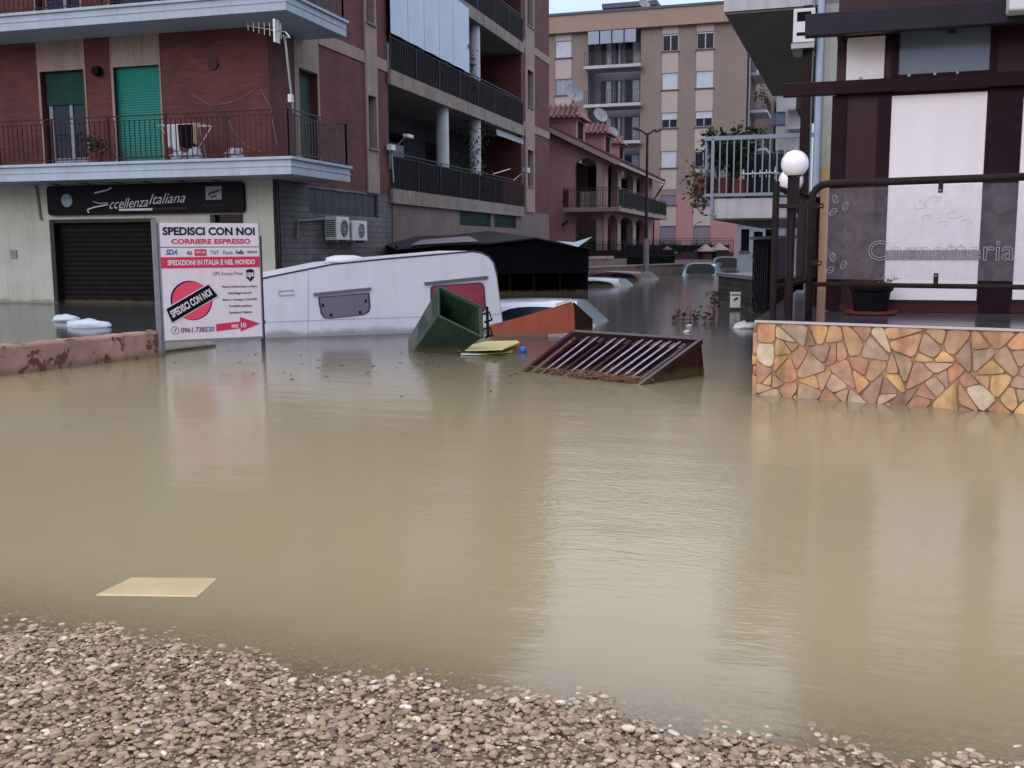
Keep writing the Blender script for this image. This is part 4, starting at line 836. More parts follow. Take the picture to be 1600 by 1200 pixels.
# ================================================================ CARS
CGL = mat('car_glass', (20, 26, 36), .25, .1, 3, spec=.15)
def car(name, label, P, ang, paint, L=4.0, Wd=1.68, Hh=1.46, sink=1.1, pitch=0., kind='hatch', roll=0.):
    o = T(name, label, 'car', (P.x, P.y, -sink), ang, 'flooded cars'); o.rotation_euler.y = pitch; o.rotation_euler.x = roll
    h = Wd / 2; bl = .92
    if kind == 'hatch': xs = [-L / 2, -L / 2 + .05, -L / 2 + .12, -L / 2 + .55, -L / 2 + 1.1, -.15, -.05, .75, 1.35, L / 2 - .25, L / 2]; rh = [.0, .0, bl, Hh - .05, Hh, Hh, Hh, Hh - .1, bl, .75, .6]
    else: xs = [-L / 2, -L / 2 + .05, -L / 2 + .3, -L / 2 + 1.0, -L / 2 + 1.5, -.15, -.05, .7, 1.3, L / 2 - .25, L / 2]; rh = [.0, .0, bl, Hh - .05, Hh, Hh, Hh, Hh - .1, bl, .75, .6]
    rings = []
    for x, r_ in zip(xs, rh):
        b = bl if r_ >= bl or r_ == 0 else r_; top = r_ if r_ > bl else b + .0
        f = 1 if abs(x) < L / 2 - .1 else .9; t = (top - bl) / (Hh - bl) if top > bl else 0
        half = [(h * f * .97, .25), (h * f, .58), (h * f * .97, b), (h * f * .97 - .16 * t, b + (top - b) * .86), (h * f * .97 - .27 * t - (.1 if t == 0 else 0), top + (.0 if t else .03)), (0.28, top + .03)]
        rings.append([(x, y, z) for y, z in half] + [(x, -y, z) for y, z in half[::-1]])
    nr = 12; body = MB(); idx = lambda i, j: i * nr + j
    vs = [p for r_ in rings for p in r_]; fb, fg = [], {'side_window': [], 'windscreen': [], 'rear_window': []}
    for i in range(len(xs) - 1):
        for j in range(nr - 1):
            q = (idx(i, j), idx(i, j + 1), idx(i + 1, j + 1), idx(i + 1, j))
            if j in (2, 8) and i in (3, 4, 6): fg['side_window'].append(q)
            elif j in (4, 5, 6) and i == 2: fg['rear_window'].append(q)
            elif j in (4, 5, 6) and i == 7: fg['windscreen'].append(q)
            else: fb.append(q)
    def sub(fs_, name, m, off=0):
        ids = sorted({v for f in fs_ for v in f}); mp_ = {v: i for i, v in enumerate(ids)}
        k = MB(); k.add([vs[v] for v in ids], [tuple(mp_[v] for v in f) for f in fs_]); b = k.build(name, m, o, smooth=True, sub=2); return b
    ends = [tuple(range(nr)), tuple(range((len(xs) - 1) * nr, len(xs) * nr))[::-1]]
    sub(fb + ends, 'body', paint)
    for nm, f_ in fg.items():
        if nm == 'side_window':
            for jj in (2, 8):
                for grp in ((3, 4), (6,)): sub([q for q in f_ if q[0] % nr == jj and q[0] // nr in grp], nm, CGL)
        else: sub(f_, nm, CGL)
    return o
PW = mat('car_paint_white', (190, 198, 212), .2, .03, 2, coat=.6); PS = mat('car_paint_silver', (150, 160, 180), .25, .03, 2, coat=.6); PM = mat('car_paint_maroon', (66, 36, 44), .3, .1, 2, coat=.5); PB = mat('car_paint_light_blue', (120, 160, 190), .25, .03, 2, coat=.6); PD = mat('car_paint_slate', (92, 112, 134), .3, .05, 2, coat=.5)
car('parked_car', 'white hatchback sunk to its windows behind the orange brown cabinet', W(862, 512) + Vector((-1.15, 1.0, 0)), R(181), PW, sink=1.1, pitch=R(2))
car('parked_car', 'silver car roof showing above the water at the end of the dark shelter', W(945, 448) + Vector((-1.0, .9, 0)), R(172), PS, sink=1.2)
car('parked_car', 'dark maroon car roof beyond the silver one near the garden wall', W(960, 438) + Vector((-.3, 1.4, 0)), R(160), PM, sink=1.17, Hh=1.5)
car('parked_car', 'light blue car seen from behind, sunk to its rear window up the street', W(1091, 431) + Vector((0, 2.0, 0)), R(92), PB, sink=.93)
car('parked_car', 'slate blue car in shallower water right of the light blue one', W(1130, 424) + Vector((0, 2.0, 0)), R(95), PD, sink=.75)
# ================================================================ SHELTER AND THE FAR SIDE OF THE STREET
HP = loc2(W(617, 463), W(920, 458)); hu = lambda px, py: HP.uz(px, py)
sh_ = TP('shelter', 'low black net covered shelter standing in the water between the caravan and the garden fence', 'shelter', HP)
NETM = mat('black_shade_net', (13, 14, 19), .9, .3, 12, .3)
top = [hu(*p) for p in ((617, 389), (690, 381), (762, 379), (835, 371), (877, 380), (920, 387))]; Lh = top[-1][0]
k = MB(); k.prism([(top[0][0], .55)] + [(a, b - .02) for a, b in top] + [(Lh, .55)], lambda a, b, d: (a, d, b), 0, .03); k.build('net_panel', NETM, sh_)
k = MB(); dd_ = 4.0; sk = lambda a, d: (a * (1 + d * .012) - d * .19 * (a / Lh), d)
vs = []
for a, b in top: x, y = sk(a, -.15); vs.append((x, y, b)); x, y = sk(a, dd_); vs.append((x, y, b + .25 if a < Lh - .1 else b + .05))
n = len(top); v2 = [(x, y, z - .04) for x, y, z in vs]
k.add(vs + v2, [(2 * i, 2 * i + 2, 2 * i + 3, 2 * i + 1) for i in range(n - 1)] + [(2 * n + 2 * i, 2 * n + 2 * i + 1, 2 * n + 2 * i + 3, 2 * n + 2 * i + 2) for i in range(n - 1)] + [(2 * i, 2 * n + 2 * i, 2 * n + 2 * i + 2, 2 * i + 2) for i in range(n - 1)])
k.build('roof_sheet', mat('dark_roof_sheet', (40, 42, 50), .7, .2, 3), sh_)
for px in (620, 692, 762, 797, 835, 876, 917):
    a, z = hu(px, 384); B(a - .03, a + .03, .03, .09, -2.2, z).build('post', BLACK, sh_)
k = MB(); x0_, y0_ = sk(0, dd_); x1_, y1_ = sk(Lh, dd_); k.box(x0_, x1_, dd_ - .05, dd_, -2.2, 1.4); k.quad((Lh, .05, -2.2), (x1_, y1_, -2.2), (x1_, y1_, 1.3), (Lh, .05, 1.2)); k.build('rear_net', NETM, sh_)
k = MB(); k.quad((.05, .1, -2), (Lh - .05, .1, -2), (Lh - .05, .1, .1), (.05, .1, .1)); k.build('lower_net', NETM, sh_)
a0, a1 = hu(640, 384), hu(745, 378)
k = MB(); k.add([(a0[0], -.2, a0[1] + .02), (a1[0], -.2, a1[1] + .02), (a1[0] - .1, .5, a1[1] + .16), (a0[0] + .4, .5, a0[1] + .16)], [(0, 1, 2, 3)]); o = k.build('pale_roof_board', mat('pale_board', (120, 118, 124), .6, .15, 4), sh_)
t0, t1, t2 = hu(866, 377), hu(921, 372), hu(898, 386)
k = MB(); k.add([(t0[0], -.22, t0[1]), (t1[0], -.25, t1[1] + .03), (t2[0], -.28, t2[1]), ((t0[0] + t1[0]) / 2, -.2, t0[1] - .03), ((t0[0] + t2[0]) / 2, -.24, (t0[1] + t2[1]) / 2 - .0)], [(0, 3, 4), (3, 1, 2), (3, 2, 4)]); o = k.build('torn_tarpaulin', MC['white_tarpaulin']); o.location = HP.p; o.rotation_euler.z = HP.a
tag(o, 'torn white plastic sheet flapping at the corner of the black shelter roof', 'tarpaulin'); md = o.modifiers.new('t', 'SOLIDIFY'); md.thickness = .01

# pink house
YH = 51.
c_h = hit(944, 330, 1, YH); HC = Vector((c_h.x, YH, 0)); HF = Plane(HC, 0.); HS = Plane(HC, math.pi / 2)
ph = T('pink_house', 'two storey pink house with arched loggias and tiled dormers beyond the brick block', 'house', HC)
PINK = mat('pink_render', (152, 114, 114), .85, .1, .8, .1, streak=.15)
ffh = lambda u, d, z: (u, d, z); fsh = lambda u, d, z: (-d, u, z)
zb = HF.z(944, 325); ze = HS.z(946, 246)
hs_end = HS.u(1019, 300)
ua0, ua1 = HF.u(898, 300), HF.u(932, 300); cw = HF.u(938, 300)
zt1 = HF.z(915, 247); zt0 = HF.z(915, 334); zg = -.6
rk = HF.uz(845, 196); re = HF.uz(936, 240)
sl = (rk[1] - re[1]) / (rk[0] - re[0])
zr = lambda u: re[1] + sl * (u - re[0]) - .12
k = MB(); k.wall(-16, 0, -2, ze, [(ua0, ua1, zb + .02, zt1), (ua0, ua1, zg, zt0)], ffh, .35)
def arch(k, u0, u1, zt, rise, fn, d0=0., d1=.3):
    n = 8; m_ = (u0 + u1) / 2; r_ = (u1 - u0) / 2
    for s in (-1, 1):
        pts = [(m_ + s * r_, zt - rise)] + [(m_ + s * r_ * math.cos(t), zt - rise + rise * math.sin(t)) for t in [math.pi / 2 * i / n for i in range(n + 1)]] + [(m_ + s * r_, zt)]
        k.prism(pts, lambda a, b, d: fn(a, d, b), d0 + .001, d1)
for zt in (zt1, zt0): arch(k, ua0, ua1, zt, .45, ffh)
# gable above
k.prism([(0, ze), (re[0], ze), (-16, zr(-16)), (-16, ze)], lambda a, b, d: (a, d, b), 0, .3)
cols = [HS.u(px, 300) for px in (945, 950, 965, 970, 989, 994, 1008, 1019)]
hh = [(cols[1], cols[2]), (cols[3], cols[4]), (cols[5], cols[6])]
k.wall(0, hs_end, -2, ze, [(a, b, zb + .02, zt1 - .15) for a, b in hh] + [(a, b, zg, zt0) for a, b in hh], fsh, .35)
for a, b in hh:
    arch(k, a, b, zt1 - .15, .4, fsh); arch(k, a, b, zt0, .4, fsh)
k.build('wall', PINK, ph)
k = MB(); k.box(ua1 + .0, ua1 + .3, -.02, -.001, zb, zt1 - .3); k.box(ua1, ua1 + .3, -.02, -.001, -2, zt0 - .3)
for a, b in ((cols[2], cols[3]), (cols[4], cols[5])): k.box(.001, .02, a, b, zb, zt1 - .5); k.box(.001, .02, a, b, -2, zt0 - .4)
k.each('pilaster', mat('pale_pilaster', (150, 140, 134), .8, .1, 2), ph)
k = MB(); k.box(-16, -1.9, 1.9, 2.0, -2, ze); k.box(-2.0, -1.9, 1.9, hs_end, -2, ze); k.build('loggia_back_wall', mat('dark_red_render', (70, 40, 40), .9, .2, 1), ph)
k = MB(); k.box(-16, -15.9, 0, hs_end, -2, ze + 3); k.box(-16, 0, hs_end, hs_end + .1, -2, ze); k.build('rear_wall', PINK, ph)
# balcony
bx0 = HF.u(880, 325, -1.0); bo = .95
k = MB(); k.box(bx0, bo, -1.0, 0, zb - .2, zb); k.box(0, bo, 0, hs_end + .3, zb - .2, zb); k.build('balcony_slab', mat('balcony_edge', (128, 116, 112), .8, .1, 3), ph)
railing((bx0, -.95, zb), (bo - .05, -.95, zb), 0, .95, IRON, ph, step=.13, r=.011); railing((bo - .05, -.95, zb), (bo - .05, hs_end + .2, zb), 0, .95, IRON, ph, step=.13, r=.011); railing((bx0, -.95, zb), (bx0, 0, zb), 0, .95, IRON, ph, step=.13, r=.011)
k = MB(); k.box(-1.3, -.5, .4, 1.0, zb, zb + .85); k.build('cabinet', MC['balcony_edge'], ph)
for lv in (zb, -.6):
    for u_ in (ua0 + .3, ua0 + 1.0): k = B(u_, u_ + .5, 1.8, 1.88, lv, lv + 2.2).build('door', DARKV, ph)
# roof
k = MB(); ov = .75; zE = zr(ov)
def rp(u, y, t=0): return (u, y, zr(u) + .12 + t)
uR = -8.
for y0, y1, a, b in ((-.5, hs_end + .6, uR, ov),):
    k.add([rp(a, y0), rp(b, y0), rp(b, y1), rp(a, y1), rp(a, y0, .16), rp(b, y0, .16), rp(b, y1, .16), rp(a, y1, .16)], [(0, 3, 2, 1), (4, 5, 6, 7), (0, 1, 5, 4), (1, 2, 6, 5), (2, 3, 7, 6), (3, 0, 4, 7)])
    n = int((y1 - y0) / .28)
    for i in range(n): y = y0 + (y1 - y0) * (i + .5) / n; k.tube([rp(a, y, .18), rp(b + .03, y, .18)], .075, 6)
k.build('roof', TILE, ph)
k = MB(); k.bar(rp(uR, -.52, .0), rp(ov, -.52, .0), .05, .22, (0, 0, 1)); k.bar((ov + .02, -.5, zE + .1), (ov + .02, hs_end + .6, zE + .1), .1, .14); k.build('fascia', mat('pale_fascia', (150, 132, 132), .7, .1, 3), ph)
k = MB(); k.tube([(ov - .1, hs_end + .4, zE), (.3, hs_end + .3, zE - .6), (.1, hs_end + .1, zE - .9), (.1, hs_end + .1, -2)], .06, 6); k.build('downpipe', IRON, ph)
dish = mat('dish_pale', (132, 136, 144), .5, .06, 4)
def dish_at(P, r_, label, grp='satellite dishes'):
    o = T('satellite_dish', label, 'satellite dish', P, R(20), grp)
    k = MB(); pr_ = [(.001, .0)] + [(r_ * i / 6, r_ * .25 * (i / 6) ** 2) for i in range(1, 7)] + [(r_ * 1.02, r_ * .27), (r_ * .95, r_ * .22), (.001, -.02)]
    k.lathe(pr_, n=20); d = k.build('dish', dish, o, smooth=True); d.rotation_euler = (R(62), 0, R(25)); d.location = (0, -.05, r_ * .9)
    k = MB(); k.tube([(0, 0, 0), (0, .05, r_ * .9)], .03, 6); k.tube([(0, -.05, r_ * .4), (.1, -r_ * .9, r_ * .9)], .015, 5); k.build('bracket', IRON, o); return o
labs = ('grey satellite dish on the tallest, leftmost tiled dormer of the pink house', 'white satellite dish on the middle tiled dormer of the pink house', 'white satellite dish on the lowest, farthest tiled dormer of the pink house')
dm = [(HS.u(903, 230, 1.5), -3.2, (858, 897, 160, 198)), (HS.u(945, 240, 1.6), -3.2, ()), (HS.u(972, 250, 1.7), -3.2, ())]
for i, (px0, px1, pyt, pyr) in enumerate(((840, 900, 163, 186), (909, 944, 193, 210), (941, 966, 215, 226))):
    yy = (.6, 7.0, 13.5)[i] + YH; Pd = Plane(Vector((0, yy, 0)), 0.)
    x0, zt = Pd.uz(px0, pyr); x1, _ = Pd.uz(px1, pyr); zt = Pd.z((px0 + px1) / 2, pyr - 2); zp = Pd.z((px0 + px1) / 2, pyt - 2)
    x0 -= HC.x; x1 -= HC.x; y = yy - HC.y; d = MB(); zb_ = zr(x1) - .3
    d.box(x0, x1, y, y + 2.2, zb_, zt); dw = d.build('dormer', PINK, ph)
    d = MB(); d.add([(x0 - .2, y - .3, zt), (x1 + .35, y - .3, zt - .05), (x1 + .35, y + 2.4, zt - .05), (x0 - .2, y + 2.4, zt), (x0 - .2, y + .9, zp), (x1 - .1, y + .9, zp - .05)], [(0, 1, 5, 4), (1, 2, 5), (2, 3, 4, 5), (3, 0, 4), (0, 3, 2, 1)])
    n = int((x1 - x0 + .5) / .26)
    for j in range(n): x = x0 - .15 + (x1 - x0 + .4) * (j + .5) / n; d.tube([(x, y - .33, zt + .02), (x - .05, y + .85, zp + .02)], .07, 6)
    d.build('dormer_roof', mat('pale_roof_tiles', (124, 88, 88), .8, .3, 5), dw)
    B(x1 + .001, x1 + .03, y + .5, y + 1.6, zb_ + .5, zt - .15).build('dormer_window', DARKV, dw)
    d = MB(); d.box(x0 - .05, x1 + .08, y - .06, y - .001, zt - .22, zt); d.build('dormer_trim', PINK, dw)
    dish_at(HC + Vector((x1 - .2 - .1 * i, y + .2, zp - .05)), (.52, .44, .34)[i], labs[i])

# garden walls, railings and pillars
gp0, gp1 = W(922, 436), W(1068, 428); GP = loc2(gp0, gp1); Lg = (gp1 - gp0).length
gw_ = TP('garden_wall', 'low pale wall with dark iron railings in front of the pink house', 'wall', GP)
zc = GP.z(940, 405); zc2 = GP.z(940, 418); zr_ = GP.z(940, 377)
k = MB(); k.box(-2, Lg, 0, .25, -2, zc2); k.box(-2, Lg * .42, .3, .5, -2, zc); k.build('masonry', PINKP, gw_)
k = MB(); k.box(-2, Lg, -.04, .29, zc2, zc2 + .06); k.box(-2, Lg * .28, .26, .54, zc, zc + .12); k.build('coping', mat('pale_coping', (140, 124, 122), .8, .2, 3), gw_)
railing((-2, .4, zc), (Lg + .5, .4, zc), 0, zr_ - zc, IRON, gw_, step=.13, r=.012, posts=1.6)
B(-2, Lg + .5, .7, 1.6, -2, zc + .35).build('hedge_box', mat('dark_hedge', (20, 24, 22), .9, .4, 6, .6), gw_).name = 'dark_hedge'  # hedge behind the railings, built as one dark box
fp0, fp1 = bpt(1000, 410, 58), bpt(1146, 400, 60); FP = loc2(fp0, fp1); Lf = (fp1 - fp0).length
fn2 = TP('iron_fence', 'dark iron railing fence with pointed stone pillars in front of the far apartment block', 'fence', FP)
zf = FP.z(1080, 373)
B(-1, Lf, 0, .25, -2, .95).build('masonry', mat('dark_base_wall', (62, 50, 54), .85, .2, 2), fn2)
railing((-1, .12, .95), (Lf, .12, .95), 0, zf - .95, IRON, fn2, step=.14, r=.014, posts=2.)
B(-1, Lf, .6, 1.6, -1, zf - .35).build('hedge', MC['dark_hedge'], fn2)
for px, py in ((1042, 386), (1102, 383), (1123, 381)):
    a, z = FP.uz(px, py); k = MB(); k.box(a - .28, a + .28, -.32, .24, -2, z - .35); pi_ = k.build('pillar', MC['dark_base_wall'], fn2)
    k = MB(); k.add([(a - .48, -.52, z - .35), (a + .48, -.52, z - .35), (a + .48, .44, z - .35), (a - .48, .44, z - .35), (a, -.04, z + .08)], [(0, 1, 4), (1, 2, 4), (2, 3, 4), (3, 0, 4), (3, 2, 1, 0)]); k.build('pyramid_cap', mat('cap_stone', (136, 120, 118), .8), pi_)
for i, (px, py, w_) in enumerate(((1036, 419, 1.4), (1052, 413, 1.3), (1078, 410, 1.6), (1093, 406, 1.6))):
    P = bpt(px, py, 50 + i * 2); o = B(-w_, w_, -.2, .3, -P.z - 2, 0).build('garden_step', MC['pale_coping']); o.location = P; tag(o, ('long low', 'second', 'third', 'topmost')[i] + ' pale coping block stepping up in front of the iron fence', 'coping block', 'stepped coping blocks')
# street lamp
P = W(1009, 432); sl_ = T('street_lamp', 'dark double armed street lamp in front of the pink house', 'street lamp', P)
LP = Plane(P, YAW); zt = LP.z(1009, 208)
k = MB(); k.tube([(0, 0, -2), (0, 0, 1.6)], .13, 10); k.build('base_sleeve', mat('lamp_base_grey', (110, 104, 112), .6, .15, 4), sl_); k = MB(); k.tube([(0, 0, 1.5), (0, 0, zt)], .075, 10, r2=.05); k.build('pole', IRON, sl_)
for px, py, s in ((990, 203, -1), (1032, 206, 1)):
    a, z = LP.uz(px, py); e = LP.d * a; k = MB(); m_ = e * .5; k.tube([(0, 0, zt - .08), (m_.x, m_.y, zt + .12), (e.x, e.y, z + .05)], .04, 6); ar_ = k.build('arm', IRON, sl_)
    k = MB(); q = e * .6; k.bar((q.x, q.y, z + .0), (e.x * 1.05, e.y * 1.05, z + .1), .2, .1); k.build('lamp_head', mat('lamp_head_grey', (70, 72, 80), .5), ar_, bevel=.02)
P = hit(878, 352, 1, YH - .6)
k = MB(); k.bar((0, 0, 0), (.3, 0, .18), .16, .12); k.tube([(0, 0, -.1), (-.1, .5, -.2)], .02); o = k.build('wall_floodlight', IRON); o.location = P; tag(o, 'small dark floodlight on the pink house wall above the shelter', 'lamp')

# far apartment block
YF = 80.
cf = hit(1163, 300, 1, YF); FA = Plane(Vector((cf.x, YF, 0)), R(-1.5)); fa = TP('apartment_building', 'tall beige apartment block with pale window strips closing the far end of the street', 'building', FA)
ffa = lambda u, d, z: (u, d, z)
BEI = mat('beige_brown_render', (130, 116, 110), .85, .08, .25, .1, streak=.1); STRIP = mat('pale_strip_render', (168, 156, 152), .8, .06, .4); PNK2 = mat('rose_render', (158, 118, 116), .85, .08, .4)
ztp = FA.z(1130, 8); zco = FA.z(1130, 36); z5 = FA.z(1080, 292)
rows = [(53, 80), (114, 140), (176, 200), (236, 262), (296, 320), (353, 380)]
wins = []
def zrow(i): a, b = rows[i]; return FA.z(1046, b), FA.z(1046, a)
cxs = [(868, 893, 64), (1034, 1059, 54), (1087, 1114, 51)]
strips = []
for (a, b, dy) in cxs:
    u0_, u1_ = FA.u(a, 150), FA.u(b, 150); strips.append((u0_, u1_))
    for i in range(6): z0_, z1_ = zrow(i); wins.append((u0_, u1_, z0_, z1_))
l0, l1 = FA.u(919, 100), FA.u(1001, 100)
lz = [(FA.z(960, 104), FA.z(960, 48)), (FA.z(960, 164), FA.z(960, 112)), (FA.z(960, 222), FA.z(960, 172)), (FA.z(960, 282), FA.z(960, 232)), (FA.z(960, 340), FA.z(960, 292))]
UL = FA.u(700, 200)
k = MB(); k.wall(UL, 0, z5 - .6, zco, [w for w in wins if w[2] > z5 - 1.] + [(l0, l1, a, b) for a, b in lz if a > z5], ffa, .3); k.build('upper_wall', BEI, fa)
k = MB(); k.wall(UL, 0, -2, z5 - .6, [w for w in wins if w[2] < z5 - 1.] + [(l0, l1, a, min(b, z5 - .65)) for a, b in lz if a < z5], ffa, .3); k.build('lower_wall', PNK2, fa)
for u0_, u1_ in strips:
    k = MB(); zs = [-.5] + [v for i in range(5, -1, -1) for v in zrow(i)] + [zco]
    for j in range(0, len(zs), 2):
        if zs[j + 1] > zs[j]: k.box(u0_, u1_, -.04, 0, zs[j], zs[j + 1])
    k.each('window_strip', STRIP, fa)
B(UL, .35, -.5, 9, zco, ztp).build('cornice', mat('cornice_beige', (146, 126, 112), .8, .06, .5), fa); B(UL, .45, -.6, 9, ztp, ztp + .18).build('roof_edge', mat('roof_edge_dark', (70, 74, 92), .6), fa)
B(UL, 0, 3, 9, -2, zco).build('core', BEI, fa)
SHW = mat('white_roller_blind', (176, 182, 196), .6, .05, 2); SHD = mat('grey_violet_blind', (112, 104, 118), .6, .05, 2)
state = [['w', 'h', 'w', 'w', 'w', 'w'], ['d', 'w', 'q', 'w', 'g', 'g'], ['d', 'w', 'q', 'd', 'g', 'g']]
WG = mat('far_window_glass', (26, 32, 50), .3, .1, 2, spec=.1)
for c in range(3):
    for i in range(6):
        u0_, u1_ = strips[c]; z0_, z1_ = zrow(i); s = state[c][i]
        k = MB(); k.box(u0_, u1_, .1, .16, z0_, z0_ + .06); k.box(u0_, u1_, .1, .16, z1_ - .06, z1_); k.box(u0_, u0_ + .06, .1, .16, z0_, z1_); k.box(u1_ - .06, u1_, .1, .16, z0_, z1_); k.box((u0_ + u1_) / 2 - .04, (u0_ + u1_) / 2 + .04, .1, .16, z0_, z1_)
        w_ = k.build('window', GREYM, fa); B(u0_, u1_, .14, .15, z0_, z1_).build('pane', WG if s != 'h' else mat('curtained_glass', (110, 128, 150), .3), w_)
        f_ = {'w': 0, 'g': 0, 'q': .55, 'd': .9, 'h': .97}[s]
        if s != 'h': B(u0_ + .03, u1_ - .03, .06, .09, z0_ + (z1_ - z0_) * f_, z1_).build('roller_blind', SHD if s == 'g' else SHW, w_)
        B(u0_ - .08, u1_ + .08, -.12, -.041, z0_ - .1, z0_).build('sill', mat('sill_dark', (84, 78, 84), .7), w_)
for i, (a, b) in enumerate(lz):
    k = MB(); k.box(l0 - .15, l1 + .15, -.9, .0, a - .22, a); k.build('balcony_slab', mat('far_slab', (170, 170, 176), .7, .08, 2), fa)
    k = MB(); k.box(l0, l1, 1.6, 1.7, a, b + .4); k.box(l0 - .05, l0, .3, 1.6, a, b + .3); k.box(l1, l1 + .05, .3, 1.6, a, b + .3); k.build('recess_wall', mat('recess_render', (120, 118, 130), .85, .08, 1), fa)
    for c_, w_ in ((.27, 1.0), (.5, .6), (.78, 1.3)):
        uc = l0 + (l1 - l0) * c_; d_ = B(uc - w_ / 2, uc + w_ / 2, 1.5, 1.58, a, a + 2.1).build('balcony_door', mat('door_frame_dark', (62, 68, 92), .5), fa); B(uc - w_ / 2 + .1, uc - .03, 1.46, 1.495, a + .1, a + 2.).build('pane', WG, d_); B(uc + .03, uc + w_ / 2 - .1, 1.46, 1.495, a + .1, a + 2.).build('pane', MC['curtained_glass'], d_)
    railing((l0 - .1, -.85, a), (l1 + .1, -.85, a), 0, 1., IRON, fa, step=.16, r=.015, posts=2.)
a, b = lz[0]; k = MB()
for i in range(4): u_ = l0 + .1 + i * .95; k.box(u_, u_ + .85, -.5, -.46, b - 1.0, b - .05)
k.build('glazed_screen', MC['curtained_glass'], fa)
# side face with balconies, roof house
k = MB(); k.box(-.02, 0, 0, 9, -2, zco); k.build('side_wall', mat('pale_side_render', (150, 140, 142), .8, .06, 1), fa)
for j, z in enumerate([FA.z(1165, y) for y in (40, 102, 163, 225, 285)]):
    k = MB(); k.box(.001, 1.3, 3.5, 8.0, z - .2, z); s_ = k.build('side_balcony', MC['far_slab'], fa); railing((1.25, 3.5, z), (1.25, 8, z), 0, 1., IRON, s_, step=.2, r=.015); railing((0, 3.52, z), (1.25, 3.52, z), 0, 1., IRON, s_, step=.2, r=.015)
    leaves(90, lambda r: (r.uniform(.3, 1.3), 3.6 + r.gauss(0, .2), z + 1 + r.gauss(0, .35)), .3, LEAF, s_, seed=j)
k = MB(); k.tube([(.05, .1, -2), (.05, .1, ztp)], .09, 6); k.build('downpipe', IRON, fa)
r0_, r1_ = FA.uz(952, 22, 4), FA.uz(1018, 14, 4); zt = FA.z(985, 5, 4)
k = MB(); k.box(r0_[0], r1_[0], 4, 8, ztp, zt - .35); k.build('roof_house', MC['cornice_beige'], fa); k = MB(); k.box(r0_[0] - .5, r1_[0] + .5, 3.5, 8.5, zt - .35, zt); k.build('roof_slab', MC['roof_edge_dark'], fa)
q = FA.p + FA.d * FA.u(1005, 15, .3) + FA.n * .5; dish_at(Vector((q.x, q.y, ztp + .1)), .5, 'round satellite dish on the roof edge of the far beige apartment block')

# other blocks further right up the street
def block(name, label, px0, px1, pyt, D, m, wpx=None, mw=None):
    P = bpt(px0, 385, D); Q = Plane(Vector((P.x, P.y, 0)), R(-1.5)); w_ = Q.u(px1, 300); z = Q.z(px0, pyt); o = TP(name, label, 'building', Q)
    hs = []
    if wpx:
        for a, b, c, d in wpx: hs.append((Q.u(a, c), Q.u(b, c), Q.z(a, d), Q.z(a, c)))
    k = MB(); k.wall(0, w_, -2, z, hs, ffa, .3); k.box(0, .01, .01, 10, -2, z); k.box(w_ - .01, w_, .01, 10, -2, z); k.box(0, w_, 9.9, 10, -2, z); k.box(-.2, w_ + .2, -.2, 10.2, z, z + .3); k.build('wall', m, o)
    for h in hs: 
        wf = B(h[0], h[1], .2, .25, h[2], h[3]).build('window', mw or SHW, o)
        B(h[0] - .05, h[1] + .05, -.06, -.001, h[2] - .1, h[2]).build('sill', MC['sill_dark'], wf)
    return o, Q
block('apartment_building', 'tan end wall of a block just behind the right edge of the far beige one', 1168, 1206, 128, 100, mat('tan_render', (132, 120, 116), .85, .08, .3))
o_, Q_ = block('apartment_building', 'pale block with one blue shutter glimpsed under the big overhanging slab', 1207, 1262, 147, 96, mat('pale_white_render', (176, 176, 180), .8, .06, .4), [(1208, 1227, 175, 195), (1208, 1227, 235, 255), (1208, 1227, 292, 312)], mat('blue_grey_shutter', (104, 130, 152), .6))
for y in (170, 200, 232, 262): z = Q_.z(1240, y); B(Q_.u(1232, y), Q_.u(1262, y), -1.6, 0, z - .25, z).build('balcony_slab', MC['far_slab'], o_)
o_, Q_ = block('low_building', 'low pale building with shaded shopfronts seen under the small side balcony', 1152, 1262, 345, 44, mat('pale_blue_render', (134, 144, 158), .8, .08, .6), [(1158, 1171, 358, 392), (1178, 1192, 362, 398), (1196, 1207, 358, 392)], DARKV)
# ================================================================ RIGHT SIDE: apartment block with side balconies
RA = R(-2.6); c = bpt(1274, 385, 15.4); RP = Plane(Vector((c.x, c.y, 0)), RA); ru = lambda px, py, o=0.: RP.uz(px, py, o)
rb = TP('apartment_building', 'pale apartment block on the right with grey soffited side balconies behind the kiosk', 'building', RP)
RW = mat('stained_pale_render', (150, 152, 146), .8, .12, 1.3, .15, streak=.3); RWB = mat('beige_render', (164, 136, 104), .8, .12, 1.5, .15, streak=.3)
zt = 12.; zm = RP.z(1280, 262)
B(0, 9, 0, 12, zm, zt).build('upper_wall', RW, rb); B(0, 9, .004, 12, -2, zm).build('lower_wall', RWB, rb)
UN = mat('grey_brown_soffit', (110, 104, 96), .85, .15, 1.2, .2)
zl1, zl0 = RP.z(1150, 310), RP.z(1150, 342); xl = RP.u(1112, 330); xr = RP.u(1101, 260)
LBk = 8.2
k = MB(); k.box(xl, -.002, 0, LBk, zl0 + .01, zl1); k.build('lower_balcony_slab', mat('fascia_white', (172, 172, 182), .7, .08, 2, streak=.25), rb); B(xl + .02, -.002, .02, LBk - .02, zl0 - .01, zl0 + .005).build('lower_soffit', UN, rb)
RAIL = mat('pale_blue_grey_rail', (112, 124, 142), .45, .08, 4, metal=.1)
zr1, zr0 = RP.z(1180, 211), RP.z(1180, 304)
k = MB(); k.box(xr, -.03, -.05, -.0, zr1 - .06, zr1); k.box(xr, xr + .05, -.0, LBk, zr1 - .06, zr1); k.box(xr, -.03, -.04, -.01, zr0 - .02, zr0 + .025); k.box(xr, xr + .04, 0, LBk, zr0 - .02, zr0 + .025)
n = 15
